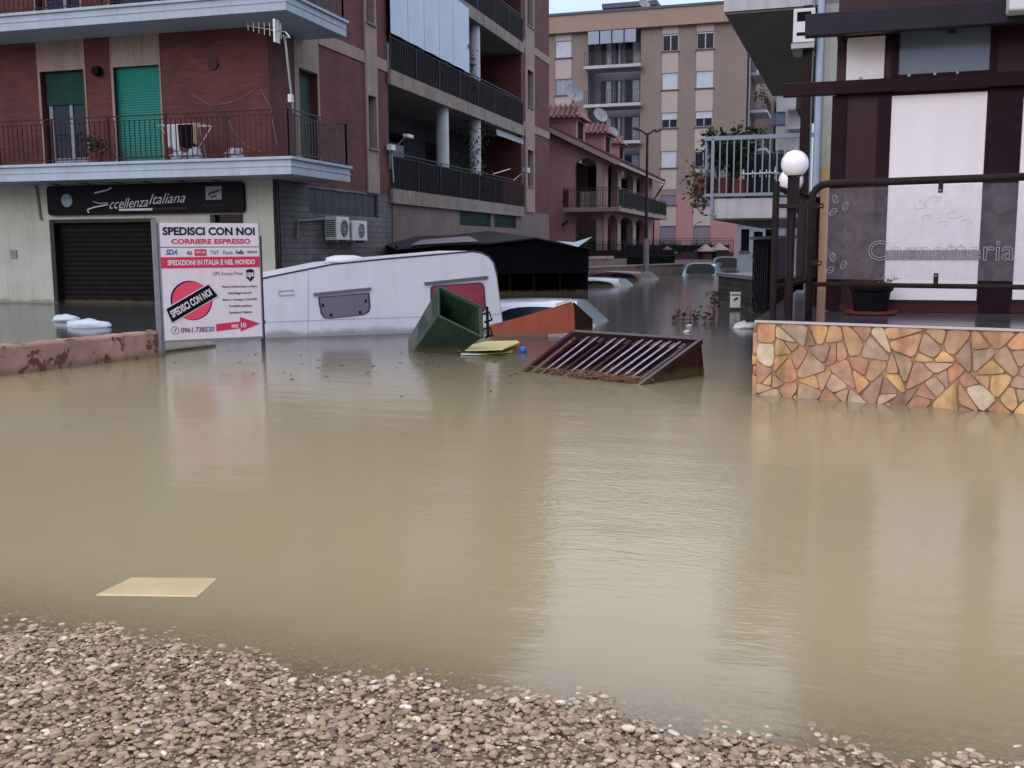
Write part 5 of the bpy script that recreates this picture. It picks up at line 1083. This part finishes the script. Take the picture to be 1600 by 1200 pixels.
for i in range(n + 1): x = xr + .02 + (-.08 - xr) * i / n; k.box(x - .009, x + .009, -.034, -.016, zr0, zr1 - .05)
for i in range(66): y = .12 * i + .1; k.box(xr + .012, xr + .03, y - .009, y + .009, zr0, zr1 - .05)
for x in (xr + .12,): k.box(x - .022, x + .022, -.05, -.005, zr0 - .24, zr1 - .03); k.tube([(x, -.03, zr0 - .2), (x, -.05, zr0 - .28), (x + .05, -.05, zr0 - .3)], .025, 6)
k.build('balcony_railing', RAIL, rb)
zu1, zu0 = RP.z(1130, -20), RP.z(1131, 21); xu = RP.u(1131, 15)
k = MB(); k.box(xu, 9, 0, LBk + .4, zu0 + .02, zu1 + .1); k.build('upper_balcony_slab', MC['fascia_white'], rb); B(xu + .03, -.002, .03, LBk + .37, zu0 - .01, zu0 + .012).build('upper_soffit', UN, rb)
k = MB(); k.box(xu + .5, -.01, LBk + .8, 12, zu0 - .25, zu0 + .2); k.build('rear_balcony_slab', UN, rb)
a = RP.u(1262, 100); k = MB(); k.box(a - .07, a + .05, -.12, -.0, zl1 - 1.2, zu0); k.build('dark_post', mat('dark_brown_steel', (40, 28, 30), .45, .15, 4), rb)
k = MB(); x = RP.u(1279, 150); k.tube([(x, -.05, 6), (x, -.05, -1)], .05, 10); k.build('downpipe', mat('pale_blue_pipe', (150, 168, 186), .4, .06, 4), rb); k = MB(); k.tube([(x - .1, -.04, 6), (x - .1, -.04, -1)], .02, 6); k.build('conduit', GREYM, rb)
k = MB(); k.box(-.02, .0, 3, 4.2, zl1, zl1 + 2.2); k.build('side_door', mat('blue_black_door', (28, 36, 48), .5), rb)
# air conditioner on the right block
a0, a1 = RP.uz(1240, 14, -.3), RP.uz(1258, 66, -.3)
ac = T('air_conditioner', 'old white air conditioner hanging under the big overhanging slab on the right', 'air conditioner', RP.p + RP.d * a0[0] + RP.n * (-.3), RA); ac.location.z = a1[1]
h_ = a0[1] - a1[1]; w_ = a1[0] - a0[0] + .12
B(0, w_, 0, .75, 0, h_).build('casing', WHITEP, ac, bevel=.012); k = MB(); k.box(.05, w_ - .05, -.004, -.001, h_ * .62, h_ * .9); k.box(.05, w_ - .06, -.004, -.001, h_ * .2, h_ * .3); k.build('louvre', BLACK, ac); k = MB(); k.box(-.02, w_, .02, .7, -.07, -.001); k.build('bracket', GREYM, ac)
# planters on the lower balcony
def pot_plant(name, label, P, rz, r_, hp, hgt, spread, nl, leaf, m=LEAF, sd=1, potm=TERRA, cat='plant', group=None):
    o = T(name, label, cat, P, rz, group); MB().lathe([(r_ * .7, 0), (r_, hp * .9), (r_ * 1.08, hp * .9), (r_ * 1.08, hp), (r_ * .9, hp), (r_ * .88, hp - .03)], n=20).build('pot', potm, o)
    k = MB(); rnd = random.Random(sd); tips = []
    for i in range(9):
        a = rnd.uniform(0, 6.28); q = Vector((math.cos(a) * spread * rnd.uniform(.3, 1), math.sin(a) * spread * rnd.uniform(.3, 1), hp + hgt * rnd.uniform(.5, 1))); tips.append(q); k.tube([(0, 0, hp - .05), (q.x * .4, q.y * .4, hp + (q.z - hp) * .5), q], .01, 5, r2=.004)
    k.build('stem', LEAFB, o)
    def f(r): t = r.choice(tips); s = r.uniform(.3, 1); return (t.x * s + r.gauss(0, .06), t.y * s + r.gauss(0, .06), hp + (t.z - hp) * s + r.gauss(0, .05))
    leaves(nl, f, leaf, m, o, seed=sd); return o
def on(Pl, px, py, off, z): q = Pl.p + Pl.d * Pl.u(px, py, off) + Pl.n * off; return Vector((q.x, q.y, z))
pot_plant('potted_plant', 'leafy plant in a square red pot at the left end of the grey railed balcony', on(RP, 1122, 290, .35, zl1), RA, .19, .32, .75, .32, 420, .11, sd=3)
pot_plant('potted_plant', 'tall dark green bush behind the grey railing, second from the left', on(RP, 1150, 290, .6, zl1), RA, .2, .3, .85, .36, 520, .11, sd=4)
pot_plant('potted_plant', 'narrow plant in a brown pot behind the middle bars of the grey railing', on(RP, 1140, 290, 1.4, zl1), RA, .2, .3, .9, .4, 380, .11, sd=6, potm=mat('brown_pot', (84, 48, 40), .7))
k = MB(); q = on(RP, 1096, 300, .1, RP.z(1096, 285, .1)); hb = T('hanging_plant', 'brownish bush hanging outside the left end of the grey railed balcony', 'plant', q, RA)
MB().lathe([(.1, -.12), (.13, .06), (.12, .07)], n=16).build('pot', TERRA, hb); leaves(420, lambda r: (r.gauss(-.03, .09), r.gauss(0, .1), r.gauss(-.08, .17)), .08, mat('olive_brown_leaf', (74, 62, 44), .7, .3, 8), hb)
cbx = B(0, .75, 0, .4, 0, .72).build('dark_storage_box', mat('dark_teal_cloth', (28, 44, 52), .7, .2, 4), None, bevel=.02); cbx.location = on(RP, 1163, 290, 1.1, zl1 + .001); cbx.rotation_euler.z = RA; tag(cbx, 'dark blue green covered box behind the right half of the grey railing', 'box')
q0, q1 = bpt(1160, 272, 14.2), bpt(1214, 270, 13.9); k = MB(); k.tube([(0, 0, 0), q1 - q0], .012, 6)
for t, r_ in ((.03, .05), (.3, .045), (.52, .045), (.7, .05), (.8, .05), (.95, .08)): p = (q1 - q0) * t; k.lathe([(.001, -.02), (r_ * .55, -.008), (r_ * .55, .008), (.001, .02)], p, 10, 'x'); k.tube([p - Vector((0, .12, 0)), p + Vector((0, .12, 0))], .006, 5); k.tube([p - Vector((0, 0, r_)), p + Vector((0, 0, r_))], .006, 5)
ra_ = T('radio_antenna', 'thin white rod antenna pointing left in front of the grey railed balcony', 'antenna', q0); k.build('aerial', ANT, ra_); k = MB(); e = q1 - q0; k.tube([e, e + Vector((.15, .4, -.05)), e + Vector((.3, 1.4, -.1))], .015, 6); k.build('bracket', ANT, ra_)

# garden wall, gate and boxes left of the terrace
g0, g1 = W(1122, 474), W(1180, 487); G = loc2(g0, g1); gl_ = (g1 - g0).length
dw = TP('garden_wall', 'dark mossy stone wall rising from the water left of the terrace', 'wall', G)
zt = G.z(1150, 434); STN = brick_mat('dark_mossy_stone', (52, 54, 44), (34, 36, 32), (22, 22, 20), .34, .11, .014)
B(0, gl_ + 1.2, 0, .3, -2, zt).build('masonry', STN, dw); k = MB(); k.box(-.05, gl_ + 1.2, -.05, 2.6, zt + .001, zt + .07); k.build('coping', mat('wet_grey_slab', (110, 108, 120), .35, .15, 3), dw); B(0, .3, .3, 2.6, -2, zt).build('return_wall', STN, dw)
g2 = G.u(1176, 420, -.3); zt2 = G.z(1190, 374, -.3)
dg = TP('garden_gate', 'tall black ornamental gate behind the terrace post', 'gate', G)
k = MB(); k.box(g2, g2 + 2.2, -.3, -.24, -2, zt2); k.build('gate_leaf', mat('gate_black', (16, 16, 18), .5, .3, 6), dg); k = MB(); k.box(g2 - .02, g2 + 2.2, -.36, -.18, zt2, zt2 + .05); k.build('top_rail', MC['wet_grey_slab'], dg)
k = MB()
for i in range(8): x = g2 + .1 + i * .13; k.tube([(x, -.32, zt2 - .1), (x, -.32, -1)], .012, 5)
for i in range(5): k.tube([(g2 + .3 + math.cos(t) * .12, -.33, zt2 - .35 - i * .3 + math.sin(t) * .1) for t in [j * .5 for j in range(13)]], .012, 5)
k.build('scrollwork', IRON, dg)
mb0 = W(1149, 485); MBX = Plane(mb0, YAW * .6); x0, zt = MBX.uz(1142, 459); x1, zb = MBX.uz(1157, 481)
mo = TP('white_box', 'white utility box with a dark mark standing at the foot of the mossy wall', 'box', MBX)
B(x0, x1, 0, .14, zb, zt).build('casing', WHITEP, mo, bevel=.01); B(x0 - .005, x1 + .005, -.005, .145, zt + .001, zt + .03).build('lid', WHITEP, mo, bevel=.008); B(x0, x1, .01, .13, -1, zb - .001).build('stand', BLACK, mo)
B(x0 + .01, x1 - .01, -.003, -.0005, zt - .035, zt - .015).build('dark_strip', NAVY, mo); k = MB(); xm = (x0 + x1) / 2; zm_ = zb + (zt - zb) * .6; k.bar((xm - .04, -.002, zm_ - .02), (xm + .03, -.002, zm_ + .03), .03, .003, (0, 1, 0)); k.bar((xm + .0, -.002, zm_), (xm + .05, -.002, zm_ + .015), .02, .003, (0, 1, 0)); k.build('bird_mark', SIGNB, mo)
q = bpt(1131, 465, 23.5); q.z = 0; ea = T('wooden_trestle', 'thin pale wooden trestle leaning on the end of the mossy wall', 'trestle', q)
P_ = Plane(q, YAW); k = MB(); tp_ = P_.uz(1134, 428); l_, r_ = P_.uz(1127, 466), P_.uz(1139, 462); k.bar((l_[0], 0, l_[1] - .2), (tp_[0], .05, tp_[1]), .03, .03); k.bar((r_[0], 0, r_[1] - .2), (tp_[0], .05, tp_[1]), .03, .03); k.bar((l_[0] + .02, 0, .2), (r_[0], 0, .2), .02, .02); k.build('leg', mat('straw_wood', (128, 108, 66), .8, .2, 6), ea)
dp = T('dead_shrub', 'small dead brown shrub sticking up at the end of the mossy wall', 'shrub', W(1117, 492)); k = MB(); rnd = random.Random(2)
for i in range(6): k.tube([(rnd.gauss(0, .02), 0, -.3), (rnd.gauss(0, .05), rnd.gauss(0, .03), .2), (rnd.gauss(0, .1), rnd.gauss(0, .05), .42)], .008, 4, r2=.003)
k.build('stem', LEAFB, dp); leaves(110, lambda r: (r.gauss(0, .07), r.gauss(0, .05), r.uniform(.12, .45)), .06, MC['dark_leaf'], dp)
pot_plant('orange_shrub', 'rusty orange withered shrub drooping over the end of the mossy wall', W(1136, 478) + Vector((0, .6, zt + .1)), 0, .1, .12, .2, .2, 160, .06, m=mat('rust_leaf', (110, 62, 36), .8, .3, 6), sd=8, cat='shrub')

# ================================================================ TERRACE
s1, s2 = W(1180, 617), W(1600, 647); TPn = loc2(s1, s2); ZT = .64
te = TP('terrace', 'raised terrace faced with orange crazy paving, its grey floor wet', 'terrace', TPn)
TL = 4.6
sy = lambda d: -d * math.tan(-TPn.a + RA + R(0))       # left edge follows the street
xl_ = lambda d: d * math.sin(-(TPn.a - RA)) * -1
lft = lambda d: -d * math.tan(TPn.a - RA) * -1
def tfn(a, b, d): return (a, d, b)
k = MB(); sk_ = math.tan(RA - TPn.a)
bk = 6.0
vs = [(0, .017, -2), (TL, .017, -2), (TL + 1, bk, -2), (-sk_ * bk * 1., bk, -2)]; vs = vs + [(x, y, ZT - .022) for x, y, z in vs]
k.add(vs, [(0, 1, 5, 4), (1, 2, 6, 5), (2, 3, 7, 6), (3, 0, 4, 7)]); k.build('core_wall', mat('mortar_brown', (168, 136, 106), .9, .2, 8, .4), te)
k = MB(); vs = [(-.012, -.012, ZT - .022), (TL, -.012, ZT - .022), (TL + 1, bk, ZT - .022), (-sk_ * bk - .012, bk, ZT - .022)]; vs += [(x, y, ZT) for x, y, z in vs]
k.add(vs, [(4, 5, 6, 7), (0, 1, 5, 4), (1, 2, 6, 5), (2, 3, 7, 6), (3, 0, 4, 7), (3, 2, 1, 0)]); k.build('floor_slab', mat('wet_grey_floor', (88, 86, 94), .14, .25, 2.5, .03, c2=(58, 56, 64), bscale=5), te)
B(-.016, TL, -.018, -.0125, ZT - .024, ZT - .004).build('edge_nosing', mat('pale_nosing', (186, 178, 178), .4, .06, 5), te)
# crazy paving: irregular stones from clipped cells
def clip(poly, px, pz, nx_, nz_):
    out = []
    for i in range(len(poly)):
        a, b = poly[i], poly[(i + 1) % len(poly)]; da = (a[0] - px) * nx_ + (a[1] - pz) * nz_; db = (b[0] - px) * nx_ + (b[1] - pz) * nz_
        if da <= 0: out.append(a)
        if (da < 0) != (db < 0) and da != db: t = da / (da - db); out.append((a[0] + (b[0] - a[0]) * t, a[1] + (b[1] - a[1]) * t))
    return out
rnd = random.Random(21)
def stones(u0, u1, fn, name, seed):
    rnd = random.Random(seed); k = MB(); cells = []
    def area(P): return abs(sum(P[i][0] * P[(i + 1) % len(P)][1] - P[(i + 1) % len(P)][0] * P[i][1] for i in range(len(P)))) / 2
    def cut(P):
        if len(P) < 3: return
        if area(P) < rnd.uniform(.016, .038): cells.append(P); return
        n = len(P); c = (sum(a for a, b in P) / n, sum(b for a, b in P) / n)
        L_ = max(((a[0] - b[0]) ** 2 + (a[1] - b[1]) ** 2, a, b) for a in P for b in P); ang = math.atan2(L_[1][1] - L_[2][1], L_[1][0] - L_[2][0]) + (rnd.gauss(0, .27) if L_[0] < .5 else rnd.choice((-.6, .6)) * rnd.uniform(.8, 1.2))
        e = math.sqrt(L_[0]) * .16; q = (c[0] + rnd.uniform(-e, e), c[1] + rnd.uniform(-e, e)); nx_, nz_ = math.cos(ang), math.sin(ang)
        cut(clip(P, q[0], q[1], nx_, nz_)); cut(clip(P, q[0], q[1], -nx_, -nz_))
    cut([(u0, -.3), (u1, -.3), (u1, ZT - .024), (u0, ZT - .024)])
    for P in cells:
        poly = P; n = len(P); c = (sum(a for a, b in P) / n, sum(b for a, b in P) / n)
        for i in range(n):
            a, b = P[i], P[(i + 1) % n]; ex, ez = b[0] - a[0], b[1] - a[1]; l = math.hypot(ex, ez)
            if l < 1e-5: continue
            nx_, nz_ = ez / l, -ex / l
            if (c[0] - a[0]) * nx_ + (c[1] - a[1]) * nz_ > 0: nx_, nz_ = -nx_, -nz_
            g = rnd.uniform(.0025, .006); poly = clip(poly, a[0] - nx_ * g, a[1] - nz_ * g, nx_, nz_)
            if len(poly) < 3: break
        if len(poly) < 3: continue
        # uneven corners
        n = len(poly); c = (sum(a for a, b in poly) / n, sum(b for a, b in poly) / n); pts = []
        for i in range(n):
            a, b = poly[i], poly[(i + 1) % n]; e = math.hypot(a[0] - b[0], a[1] - b[1])
            if e < .012: pts.append(a); continue
            for t in (.14, .5, .86): w = rnd.uniform(-.004, .004) + (.004 if t == .5 else 0) ; x = a[0] + (b[0] - a[0]) * t; z = a[1] + (b[1] - a[1]) * t; pts.append((x + (x - c[0]) * w / .1, z + (z - c[1]) * w / .1))
        n = len(pts); th = rnd.uniform(.0, .012); tx, tz = rnd.gauss(0, .03), rnd.gauss(0, .03)
        f = lambda s_, dpt: [fn(c[0] + (a - c[0]) * s_, dpt + (a - c[0]) * tx + (b - c[1]) * tz if dpt < .03 else dpt, c[1] + (b - c[1]) * s_) for a, b in pts]
        o = len(k.v); k.v += [tuple(v) for v in f(1, .036) + f(1., .012 - th) + f(.95, .004 - th)]
        k.f += [tuple(o + i for i in (j, (j + 1) % n, n + (j + 1) % n, n + j)) for j in range(n)] + [tuple(o + i for i in (n + j, n + (j + 1) % n, 2 * n + (j + 1) % n, 2 * n + j)) for j in range(n)] + [tuple(o + 2 * n + j for j in range(n))]
    k.build(name, SM, te)
SM = rand_mat('orange_paving_stone', [(0, (206, 156, 108)), (.14, (178, 126, 98)), (.28, (200, 160, 122)), (.4, (162, 112, 92)), (.5, (200, 164, 136)), (.62, (172, 142, 118)), (.74, (210, 168, 110)), (.86, (158, 120, 104)), (1, (204, 184, 156))], .55, .3, 9, .6)
nt = SM.node_tree; tc = nt.nodes.new('ShaderNodeTexCoord'); mp = nt.nodes.new('ShaderNodeMapping'); mp.inputs['Scale'].default_value = (9, 9, 1.2); nt.links.new(tc.outputs['Object'], mp.inputs[0]); n1 = nt.nodes.new('ShaderNodeTexNoise'); n1.inputs['Detail'].default_value = 6; n1.inputs['Scale'].default_value = .8; nt.links.new(mp.outputs[0], n1.inputs[0]); r1 = nt.nodes.new('ShaderNodeValToRGB'); r1.color_ramp.elements[0].position = .5; r1.color_ramp.elements[1].position = .7; r1.color_ramp.elements[0].color = (1, 1, 1, 1); r1.color_ramp.elements[1].color = (.62, .62, .5, 1); nt.links.new(n1.outputs[0], r1.inputs[0])
b_ = nt.nodes['Principled BSDF']; s_ = b_.inputs['Base Color'].links[0].from_socket; mx = nt.nodes.new('ShaderNodeMixRGB'); mx.blend_type = 'MULTIPLY'; mx.inputs[0].default_value = 1; nt.links.new(s_, mx.inputs[1]); nt.links.new(r1.outputs[0], mx.inputs[2]); nt.links.new(mx.outputs[0], b_.inputs['Base Color'])
stones(0, TL, lambda a, d, b: (a, d, b), 'stone_facing', 21)
sdv = Vector((-sk_, 1, 0)).normalized()
stones(.04, 4., lambda a, d, b: (sdv.x * a - (.036 - d) * .95, sdv.y * a, b), 'side_stone_facing', 5)
# railing with etched glass
RB = mat('brown_rail_paint', (42, 33, 35), .35, .2, 8, .1, streak=.1)
tl_ = TP('terrace_railing', 'dark brown tubular railing with etched glass panels around the terrace', 'railing', TPn)
ua = TPn.u(1266, 400, .07); zr_t = TPn.z(1300, 287, .07); zlw = TPn.z(1400, 446, .07); y_ = .07
k = MB(); rb_ = .12; k.tube([(ua, y_, ZT), (ua, y_, zr_t - rb_)] + [(ua + rb_ - rb_ * math.cos(t), y_, zr_t - rb_ + rb_ * math.sin(t)) for t in (.4, .8, 1.2)] + [(ua + rb_, y_, zr_t), (TL, y_, zr_t)], .03, 12); k.build('top_rail', RB, tl_, smooth=True)
k = MB(); k.tube([(ua, y_, zlw), (TL, y_, zlw)], .02, 10); k.build('lower_rail', RB, tl_, smooth=True)
for px, z, s in ((1470, zr_t, -1), (1462, zlw, 1)):
    x = TPn.u(px, 290 if s < 0 else 440, y_ - .04); k = MB(); k.box(x - .017, x + .017, y_ - .045, y_ - .03, z if s > 0 else z - .1, z + .1 if s > 0 else z); br = k.build('glass_clamp', RB, tl_, bevel=.004); MB().lathe([(.007, -.004), (.007, 0)], (x, y_ - .046, z + s * .08), 10, 'y').build('bolt', GREYM, br)
for py in (322, 411): z = TPn.z(1280, py, y_); k = MB(); k.box(ua + .02, ua + .1, y_ - .03, y_ - .018, z - .02, z + .02); br = k.build('glass_clamp', RB, tl_, bevel=.004); MB().lathe([(.007, -.004), (.007, 0)], (ua + .085, y_ - .031, z), 10, 'y').build('bolt', GREYM, br)
GLS = glass_mat('misty_rail_glass', (150, 146, 160), .12, alpha=.11)
gx0 = TPn.u(1288, 400, .06); B(gx0, TL - .05, .06, .068, zlw + .045, zr_t - .04).build('glass_panel', GLS, tl_)
ETCH = mat('etched_frost', (150, 144, 156), .7, .05, 8)
t0, t1 = TPn.uz(1356, 408, .055), TPn.uz(1587, 380, .055)
words('Cornetteria', t0[0], t1[0], TPn.z(1356, 407, .055), TPn.z(1356, 376, .055), .055, ETCH, tl_, name='etched_lettering', outline=.012)
k = MB()
def bean(px, py, a, s=.034):
    u_, z_ = TPn.uz(px, py, .055); c_, q_ = math.cos(a), math.sin(a); f = lambda x, z: (u_ + x * c_ - z * q_, .055, z_ + x * q_ + z * c_)
    k.tube([f(s * .62 * math.cos(t), s * math.sin(t)) for t in [i * .4 for i in range(17)]], .0022, 5); k.tube([f(s * .25 * math.sin(t * 3.1) , s * t) for t in (-1, -.6, -.2, .2, .6, 1)], .0022, 5)
for b_ in ((1305, 311, .2), (1321, 322, -.3), (1302, 331, -.9), (1301, 402, .1), (1318, 414, -.4), (1297, 422, -1.1)): bean(*b_)
k.build('coffee_bean_etching', ETCH, tl_)
k = MB(); rnd = random.Random(6)
for cx_, cy_, s_ in ((1435, 322, .07), (1462, 312, .06), (1450, 340, .05), (1490, 335, .07), (1512, 348, .05), (1475, 350, .05)):
    u_, z_ = TPn.uz(cx_, cy_, .055); k.tube([(u_ + s_ * (.35 + t * .13) * math.cos(t * 1.1 + cx_), .055, z_ + s_ * .6 * (.3 + t * .12) * math.sin(t * 1.1 + cx_)) for t in [i * .45 for i in range(12)]], .002, 5)
k.build('swirl_etching', mat('faint_frost', (172, 160, 168), .7), tl_)
# left end of the railing
ul = TPn.u(1210, 400, .06); q0 = Vector((ul, .06, 0)); sdir_ = sdv; e1 = q0 + Vector((sdv.x * 2.3, sdv.y * 2.3, 0)) + Vector((.25, 0, 0))
k = MB(); k.tube([(ul, .06, ZT), (ul, .06, TPn.z(1210, 284, .06))], .028, 10); k.build('end_post', RB, tl_)
zu_ = TPn.z(1214, 318, .06); zl_ = TPn.z(1214, 449, .06)
k = MB(); k.tube([(q0.x, q0.y, zl_), (e1.x, e1.y, zl_)], .02, 8); k.tube([(q0.x, q0.y, zr_t - .02), (e1.x, e1.y, zr_t - .02)], .025, 8); k.tube([(e1.x, e1.y, ZT), (e1.x, e1.y, zr_t)], .028, 10); k.build('side_rail', RB, tl_)
k = MB(); k.bar((q0.x, q0.y, (zl_ + zr_t) / 2), (e1.x, e1.y, (zl_ + zr_t) / 2), .006, zr_t - zl_ - .12); k.build('side_glass', GLS, tl_)
k = MB(); k.bar((ul, .06, TPn.z(1210, 322, .06)), (ua, y_, TPn.z(1260, 322, .06)), .035, .035); k.build('tie_bar', RB, tl_)
# globe lamps
ug = TPn.u(1235, 400, .12); gq = TPn.p + TPn.d * ug + TPn.n * .12; gq.z = ZT
gl1 = T('globe_lamp', 'nearer white globe lamp on a dark post at the terrace corner', 'lamp', gq, YAW, 'globe lamps on the terrace corner'); GQ = Plane(gq, YAW)
GLOBE = mat('opal_globe', (236, 232, 240), .15, .01, 2, coat=.5)
c1 = GQ.uz(1242, 256); zb = GQ.z(1240, 276) - ZT
k = MB(); k.lathe([(.033, 0), (.033, zb - .25)], n=12); k.lathe([(.05, zb - .3), (.05, zb)], (c1[0] - .005, 0, 0), 4); k.tube([(0, 0, zb - .4), (c1[0] - .005, 0, zb - .2)], .035, 8); k.build('post', RB, gl1)
k = MB(); k.lathe([(.06, zb), (.06, zb + .02)], (c1[0], 0, 0), 20); k.build('collar', BLACK, gl1)
sph = lambda r_: [(.001, -r_)] + [(r_ * math.sin(math.pi * i / 20), -r_ * math.cos(math.pi * i / 20)) for i in range(1, 20)] + [(.001, r_)]
k = MB(); k.lathe(sph(.112), (c1[0], 0, c1[1] - ZT), 32); k.build('globe', GLOBE, gl1, smooth=True)
g2q = bpt(1236, 282, 9.9); gl2 = T('globe_lamp', 'farther white globe lamp half hidden behind the nearer one', 'lamp', Vector((g2q.x, g2q.y, ZT)), YAW, 'globe lamps on the terrace corner')
k = MB(); k.lathe(sph(.112), (0, 0, g2q.z - ZT), 32); k.build('globe', GLOBE, gl2, smooth=True); k = MB(); k.lathe([(.03, 0), (.03, g2q.z - ZT - .1)], n=10); k.build('post', RB, gl2); MB().lathe([(.06, g2q.z - ZT - .125), (.06, g2q.z - ZT - .105)], n=16).build('collar', BLACK, gl2)
# plant pot in a saucer
q = W(1360, 491, ZT); pp_ = T('flower_pot', 'black flower pot in a terracotta saucer behind the terrace railing', 'flower pot', q); D_ = math.hypot(q.x, q.y); sc_ = D_ / 1600
MB().lathe([(30 * sc_, 0), (36 * sc_, .01), (37 * sc_, .035), (34 * sc_, .035), (31 * sc_, .012)], n=32).build('saucer', TERRA, pp_)
MB().lathe([(23 * sc_, .012), (27 * sc_, .2), (31 * sc_, .22), (32 * sc_, .275), (29 * sc_, .275), (28 * sc_, .24), (.001, .235)], n=32).build('pot', mat('black_plastic_pot', (22, 20, 24), .4, .1, 6), pp_)
k = MB(); rnd = random.Random(3)
for i in range(14): a = rnd.uniform(0, 6.28); r_ = .14; k.tube([(0, 0, .23), (math.cos(a) * r_ * .6, math.sin(a) * r_ * .6, .29 + rnd.uniform(0, .03)), (math.cos(a) * r_ * 1.25, math.sin(a) * r_ * 1.25, .27 + rnd.uniform(-.1, .05))], .0035, 4)
k.build('dry_stem', LEAFB, pp_); leaves(60, lambda r: (.1 + r.gauss(0, .06), r.gauss(0, .06), .29 + r.gauss(0, .025)), .035, mat('withered_leaf', (110, 96, 84), .8), pp_)

# ================================================================ KIOSK
kp = W(1294, 486, ZT); KP = Plane(kp, RA); ku = lambda px, py, o=0.: KP.uz(px, py, o)
ki = TP('kiosk', 'dark maroon bar kiosk with white panels standing on the terrace', 'kiosk', KP)
KM = mat('dark_maroon_panel', (50, 24, 34), .38, .15, 1.2, .03); KF = mat('maroon_frame', (38, 20, 30), .35, .15, 3); KW = mat('kiosk_white_panel', (226, 220, 228), .4, .03, 1.5, streak=.03)
zk = 3.55; KL = 5.5
B(0, KL, 0, 3., ZT + .001, zk).build('body', KM, ki)
def kpn(name, a, b, c, d, m, dep=.02, par=None, off=0.):   # px left, right, y top, y bottom
    u0_, u1_ = ku(a, (c + d) / 2)[0], ku(b, (c + d) / 2)[0]; z1_ = KP.z((a + b) / 2, c); z0_ = KP.z((a + b) / 2, d)
    o = B(u0_, u1_, -dep - off, -.001 - off, z0_, z1_).build(name, m, par or ki, bevel=.003); return u0_, u1_, z0_, z1_
kpn('white_panel', 1323, 1382, 58, 126, KW)
big = kpn('white_panel', 1387, 1534, 147, 469, KW)
kpn('white_panel', 1590, 1720, 150, 469, KW); 
w_ = kpn('upper_window', 1405, 1547, 45, 114, mat('grey_blue_pane', (104, 116, 138), .15, .05, 1), .015)
k = MB(); a, b, c, d = w_
for (x0, x1, z0, z1) in ((a - .06, b + .06, d, d + .05), (a - .06, b + .06, c - .05, c), (a - .06, a, c, d), (b, b + .06, c, d)): k.box(x0, x1, -.04, -.001, z0, z1)
k.build('window_frame', KF, ki)
z_t = KP.z(1400, 135)
for (px0, px1) in ((1294, 1320), (1365, 1388), (1536, 1590)):
    a, b = ku(px0, 300)[0], ku(px1, 300)[0]; B(a + .01, b - .01, -.035, -.001, ZT + .004, z_t - .06).build('mullion', KF, ki, bevel=.004)
zp = KP.z(1400, 483); B(0, KL, -.03, -.0, ZT + .002, KP.z(1400, 474) - .01).build('plinth', mat('maroon_plinth', (60, 26, 32), .4, .1, 3), ki)
B(big[0] + .0, big[1] - .0, -.028, -.0205, KP.z(1400, 406), KP.z(1400, 391)).build('grey_strip', mat('grey_strip', (120, 112, 122), .5, .1, 5), ki)
ub = ku(1225, 144)[0]; k = MB(); k.box(ub, KL, -.12, -.037, z_t - .06, z_t + .06); k.build('transom_beam', KF, ki, bevel=.006)
q0 = KP.uz(1258, 33, -.5); k = MB(); k.box(q0[0], KL, -.5, -.38, q0[1] - .13, q0[1] + .06); k.build('canopy_beam', mat('canopy_steel', (40, 37, 48), .45, .15, 3, spec=.1), ki, bevel=.008)
k = MB(); k.box(q0[0] + .25, KL, -.38, 3.0, q0[1] + .0, q0[1] + .05); k.build('canopy_sheet', mat('canopy_dark', (34, 26, 32), .6, .15, 3), ki)
k = MB()
for i in range(6): x = q0[0] + .3 + i * .9; k.box(x, x + .05, -.379, 2.9, q0[1] - .1, q0[1] - .001)
k.build('canopy_joist', KF, ki)
for i in range(4): x = KP.u((1345, 1420, 1495, 1460)[i], 118); k = MB(); k.lathe([(.012, -.05), (.012, -.041)], (x, 0, z_t + .085), 10, 'y'); k.build('screw', GREYM, ki)
q = KP.uz(1590, 4, -.7); o = B(0, .6, 0, .3, 0, .25).build('white_lamp_box', WHITEP, None, bevel=.02); p = KP.p + KP.d * (q[0] - .06) + KP.n * (-.7); o.location = (p.x, p.y, KP.z(1590, 16, -.7)); o.rotation_euler.z = RA; tag(o, 'white box fixed to the kiosk canopy at the top right', 'box')
